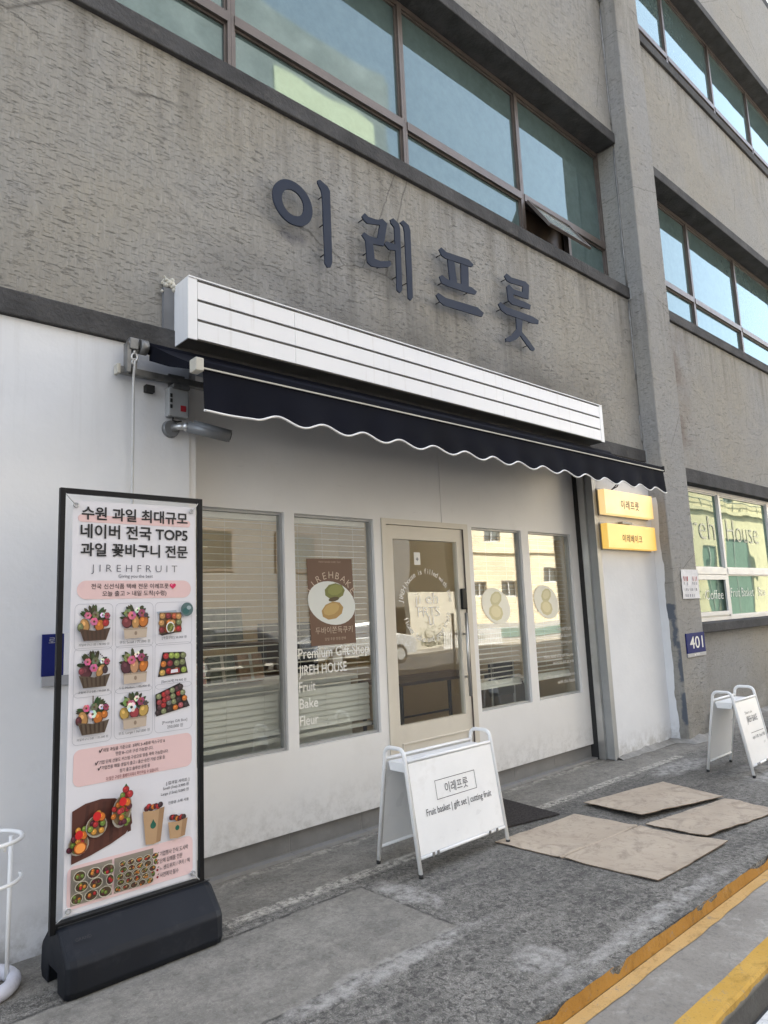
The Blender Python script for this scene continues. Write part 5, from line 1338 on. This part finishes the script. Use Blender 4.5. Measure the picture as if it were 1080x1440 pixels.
# ================================================================== ACROSS THE STREET (seen in the panes)
YF2 = -14.0
def facade(t, x0, x1, z0, z1, holes, mat, depth=.25, name='wall'):
    """wall sheet with window openings as a grid of boxes"""
    xs = sorted({x0, x1, *[h[0] for h in holes], *[h[1] for h in holes]}); zs = sorted({z0, z1, *[h[2] for h in holes], *[h[3] for h in holes]})
    m = MB()
    for a, b in zip(xs, xs[1:]):
        run = None
        for c, d in zip(zs, zs[1:]):
            inside = any(h[0] <= a and b <= h[1] and h[2] <= c and d <= h[3] for h in holes)
            if not inside: run = (run[0], d) if run else (c, d)
            if inside and run: m.box(a, b, YF2-depth, YF2, *run); run = None
        if run: m.box(a, b, YF2-depth, YF2, *run)
    return m.build(name, mat, t)
t = thing('cream_building', (36, YF2-4, ZR), 'sunlit cream building across the street, mirrored in the shop windows', 'building', None)
holes = [(26.7, 28.05, 4.85, 6.2), (25.7, 26.65, 2.0, 2.75), (28.0, 29.3, 2.0, 2.8), (31.3, 32.7, 2.7, 3.5), (33.6, 35.0, 2.2, 3.2), (31.2, 32.6, 5.4, 6.7), (34.2, 35.6, 5.4, 6.7), (38.5, 40.0, 2.0, 3.2), (38.5, 40.2, 5.4, 6.7), (42, 43.5, 5.4, 6.7),
         (51.5, 53.4, 0.1, 5.4), (55.2, 60.2, 0.1, 6.1), (55.4, 58.0, 9.0, 10.3), (47.0, 49.5, 0.1, 5.8), (64, 68, 0.1, 6.0)]
facade(t, 24.6, 76.0, ZR, 11.2, holes, M['cream_wall'])
bx('body', t, M['cream_wall'], 24.6, 76.0, YF2-9, YF2-.9, ZR, 11.2); bx('roof_edge', t, M['pale_wall'], 24.4, 76.2, YF2-9.2, YF2+.15, 11.2, 11.5)
for h in holes:
    gm = M['teal_door'] if h[0] > 45 and h[3] < 8 else M['dark_glass']
    f = MB(); f.box(h[0], h[0]+.06, YF2-.2, YF2-.1, h[2], h[3]); f.box(h[1]-.06, h[1], YF2-.2, YF2-.1, h[2], h[3]); f.box(h[0]+.06, h[1]-.06, YF2-.2, YF2-.1, h[3]-.06, h[3]); f.box(h[0]+.06, h[1]-.06, YF2-.2, YF2-.1, h[2], h[2]+.06)
    xm = (h[0]+h[1])/2; f.box(xm-.03, xm+.03, YF2-.2, YF2-.1, h[2]+.06, h[3]-.06)
    w_ = f.build('window', M['white_frame'], t); bx('pane', w_, gm, h[0]+.06, h[1]-.06, YF2-.17, YF2-.16, h[2]+.06, h[3]-.06)
bx('ledge', t, M['cream_wall'], 45, 76, YF2, YF2+.3, 8.0, 8.25); bx('ledge', t, M['cream_wall'], 24.6, 45, YF2, YF2+.12, 4.3, 4.45)
m = MB(); m.tube([(45, YF2+.25, 8.9), (76, YF2+.25, 8.9)], .04, 6)
for i in range(16): m.tube([(45+i*2.05, YF2+.25, 8.25), (45+i*2.05, YF2+.25, 8.9)], .03, 6)
m.build('roof_rail', M['galv'], t)
bx('plinth', t, M['pole'], 24.5, 45, YF2, YF2+.12, ZR, .72); bx('teal_band', t, M['teal_door'], 27.4, 45, YF2+.121, YF2+.16, .05, .45)
t = thing('tall_grey_building', (8, YF2-6, ZR), 'tall dark grey building across the street, its roof edge mirrored in the upper panes', 'building')
bx('wall', t, M['grey_clad'], -22, 21.4, YF2-10, YF2, ZR, 27.0)
bx('roof_box', t, M['grey_clad'], -22, 21.4, YF2-9, YF2-.2, 27.0, 27.5)
M['sunlit_yellow'] = plain('sunlit_patch_yellow', (.60, .58, .38), .9, var=.03)
bx('sunlit_patch_panel', t, M['sunlit_yellow'], 14.8, 20.4, YF2+.001, YF2+.06, 23.2, 24.45)  # yellow panel put on the cladding as a sunlit patch of wall
grpw = None
for r in range(6):
    for c in range(10):
        x = -18+c*3.6; z = 3.2+r*3.2
        w_ = bx('window', t, M['brown_alu'], x, x+1.9, YF2+.001, YF2+.05, z, z+1.5); bx('pane', w_, M['dark_glass'], x+.08, x+1.82, YF2+.051, YF2+.055, z+.08, z+1.42)
t = thing('boundary_wall', (22.5, YF2+2, ZR), 'white boundary wall with a bar fence across the street, mirrored in the door glass', 'wall')
bx('wall', t, M['pale_wall'], 20.6, 24.5, YF2+.5, YF2+.75, ZR, 2.28)
t = thing('bar_fence', (22.5, YF2+2.4, ZR), 'pale vertical bar fence before the white boundary wall across the street', 'fence')
bx('rail', t, M['white_metal'], 20.6, 24.5, YF2+2.38, YF2+2.42, .50, .55); bx('rail', t, M['white_metal'], 20.6, 24.5, YF2+2.38, YF2+2.42, -.30+.25, .0)
b0 = bx('bar', t, M['white_metal'], 20.62, 20.66, YF2+2.421, YF2+2.45, ZR+.1, .62)
for k in range(1, 30): share(b0, 'bar', b0.location+Vector((k*.133, 0, 0)), t)
for k in range(5):
    t = thing('hedge_shrub', (20.9+k*.8, YF2+1.5, ZR), ('leafy shrub behind the bar fence, nearest the tall grey building', 'leafy shrub behind the bar fence, second from the tall grey building', 'leafy shrub behind the middle of the bar fence', 'leafy shrub behind the bar fence, second from the cream building', 'leafy shrub behind the bar fence, nearest the cream building')[k], 'shrub', 'shrubs behind the bar fence')
    m = MB(); rr = random.Random(k)
    for i in range(260):
        p = Vector((rr.gauss(0, .22), rr.gauss(0, .16), .25+abs(rr.gauss(0, .38)))) + t.location
        a, b = Vector((rr.uniform(-1, 1), rr.uniform(-1, 1), rr.uniform(-1, 1)))*.07, Vector((rr.uniform(-1, 1), rr.uniform(-1, 1), rr.uniform(-1, 1)))*.07
        m.hull([p, p+a, p+b], [(0, 1, 2)])
    m.build('foliage', M['leaf'], t)
def car(x, y, mat, label):
    t = thing('parked_car', (x, y, ZR), label, 'car', 'cars parked across the street')
    prof = [(-2.15, .35), (-2.2, .62), (-2.05, .82), (-1.45, .92), (-.75, 1.38), (.55, 1.42), (1.35, .98), (2.05, .86), (2.2, .65), (2.15, .35)]
    m = MB(); rings = []
    for yy, s in ((-.86, .93), (-.80, 1), (.80, 1), (.86, .93)):
        rings.append([m.bm.verts.new((x+a*(.985 if s < 1 else 1), y+yy*(.86 if b > 1.1 else 1), ZR+.35+(b-.35)*s)) for a, b in prof])
    for i in range(3):
        for k in range(len(prof)): m.bm.faces.new((rings[i][k], rings[i+1][k], rings[i+1][(k+1) % len(prof)], rings[i][(k+1) % len(prof)]))
    m.bm.faces.new(rings[0]); m.bm.faces.new(rings[-1][::-1]); bmesh.ops.recalc_face_normals(m.bm, faces=m.bm.faces[:])
    m.build('body', mat, t)
    m = MB()
    for s in (-1, 1):
        yy = y+s*.775
        m.hull([(x-1.25, yy+s*.10, ZR+.95), (x+1.15, yy+s*.10, ZR+.95), (x+.5, yy-s*.01, ZR+1.32), (x-.7, yy-s*.01, ZR+1.30)], [(0, 1, 2, 3)])
    m.build('side_window', M['car_glass'], t)
    for wx in (-1.35, 1.35):
        for s in (-1, 1):
            m = MB(); m.tube([(x+wx, y+s*.70, ZR+.32), (x+wx, y+s*.88, ZR+.32)], .32, 20); w_ = m.build('wheel', M['tyre'], t)
            m = MB(); m.tube([(x+wx, y+s*.87, ZR+.32), (x+wx, y+s*.892, ZR+.32)], .2, 14); m.build('rim', M['alu'], w_)
    return t
car(15.0, -10.3, M['car_silver'], 'silver parked car across the street, mirrored in the poster window')
car(10.3, -10.4, M['car_dark'], 'black parked car across the street beside the silver one')
t = thing('utility_pole', (36, 1.0, ZR), 'grey concrete utility pole at the kerb beyond the right edge, carrying cables', 'utility pole')
m = MB(); m.tube([(36, 1.0, ZR), (36, 1.0, 10.4)], [.17, .11], 14); m.build('pole', M['pole'], t)
bx('cross_arm', t, M['galv'], 35.96, 36.04, .3, 1.7, 9.55, 9.65); m = MB(); m.tube([(36, .65, 7.9), (36, .65, 8.8)], .22, 14); m.build('transformer', M['grey_metal'], t)
grpc = 'overhead cables above the kerb, mirrored in the upper panes'
LABC = ('topmost black cable above the kerb, wall end of the pole cross arm', 'topmost black cable above the kerb, middle of the pole cross arm', 'topmost black cable above the kerb, street end of the pole cross arm', 'black cable above the kerb, just below the pole cross arm', 'black cable above the kerb that sags deepest of all', 'lowest taut black cable above the kerb')
for k, (y, z, sag) in enumerate(((1.6, 9.7, .5), (1.0, 9.7, .7), (.4, 9.7, .6), (1.1, 9.2, .9), (1.05, 9.0, 1.5), (1.1, 8.7, .4))):
    m = MB(); pts = []
    for i in range(61):
        u = i/60; x = 15+.5*k+(36-15-.5*k)*u
        pts.append((x, 3.66+(y-3.66)*u+.04*math.sin(x*1.3+k)*math.sin(math.pi*u), 8.95-.12*k+(z-8.95+.12*k)*u-sag*4*u*(1-u)+(.10*math.sin(x*1.9+k*2) if k > 2 else 0)))
    m.tube(pts, .014, 5); o = m.build('overhead_cable', M['wire']); tag(o, LABC[k], 'cable', grpc)
LABD = ('curled drop cable to the wall, highest on the pole', 'curled drop cable to the wall between two others', 'curled drop cable to the wall, lowest on the pole')
for k in range(3):
    m = MB(); m.tube([(36-(15+2*k)*u, 1.0+2.66*u, 9.1-.3*k-.5*u-(.9+.5*k)*4*u*(1-u)+.16*math.sin(u*19+k)) for u in [i/30 for i in range(31)]], .012, 5)
    o = m.build('drop_cable', M['wire']); tag(o, LABD[k], 'cable', 'drop cables from the kerb pole to the wall')
if _pen: bpy.data.objects.remove(_pen['o']); bpy.data.curves.remove(_pen['c'])
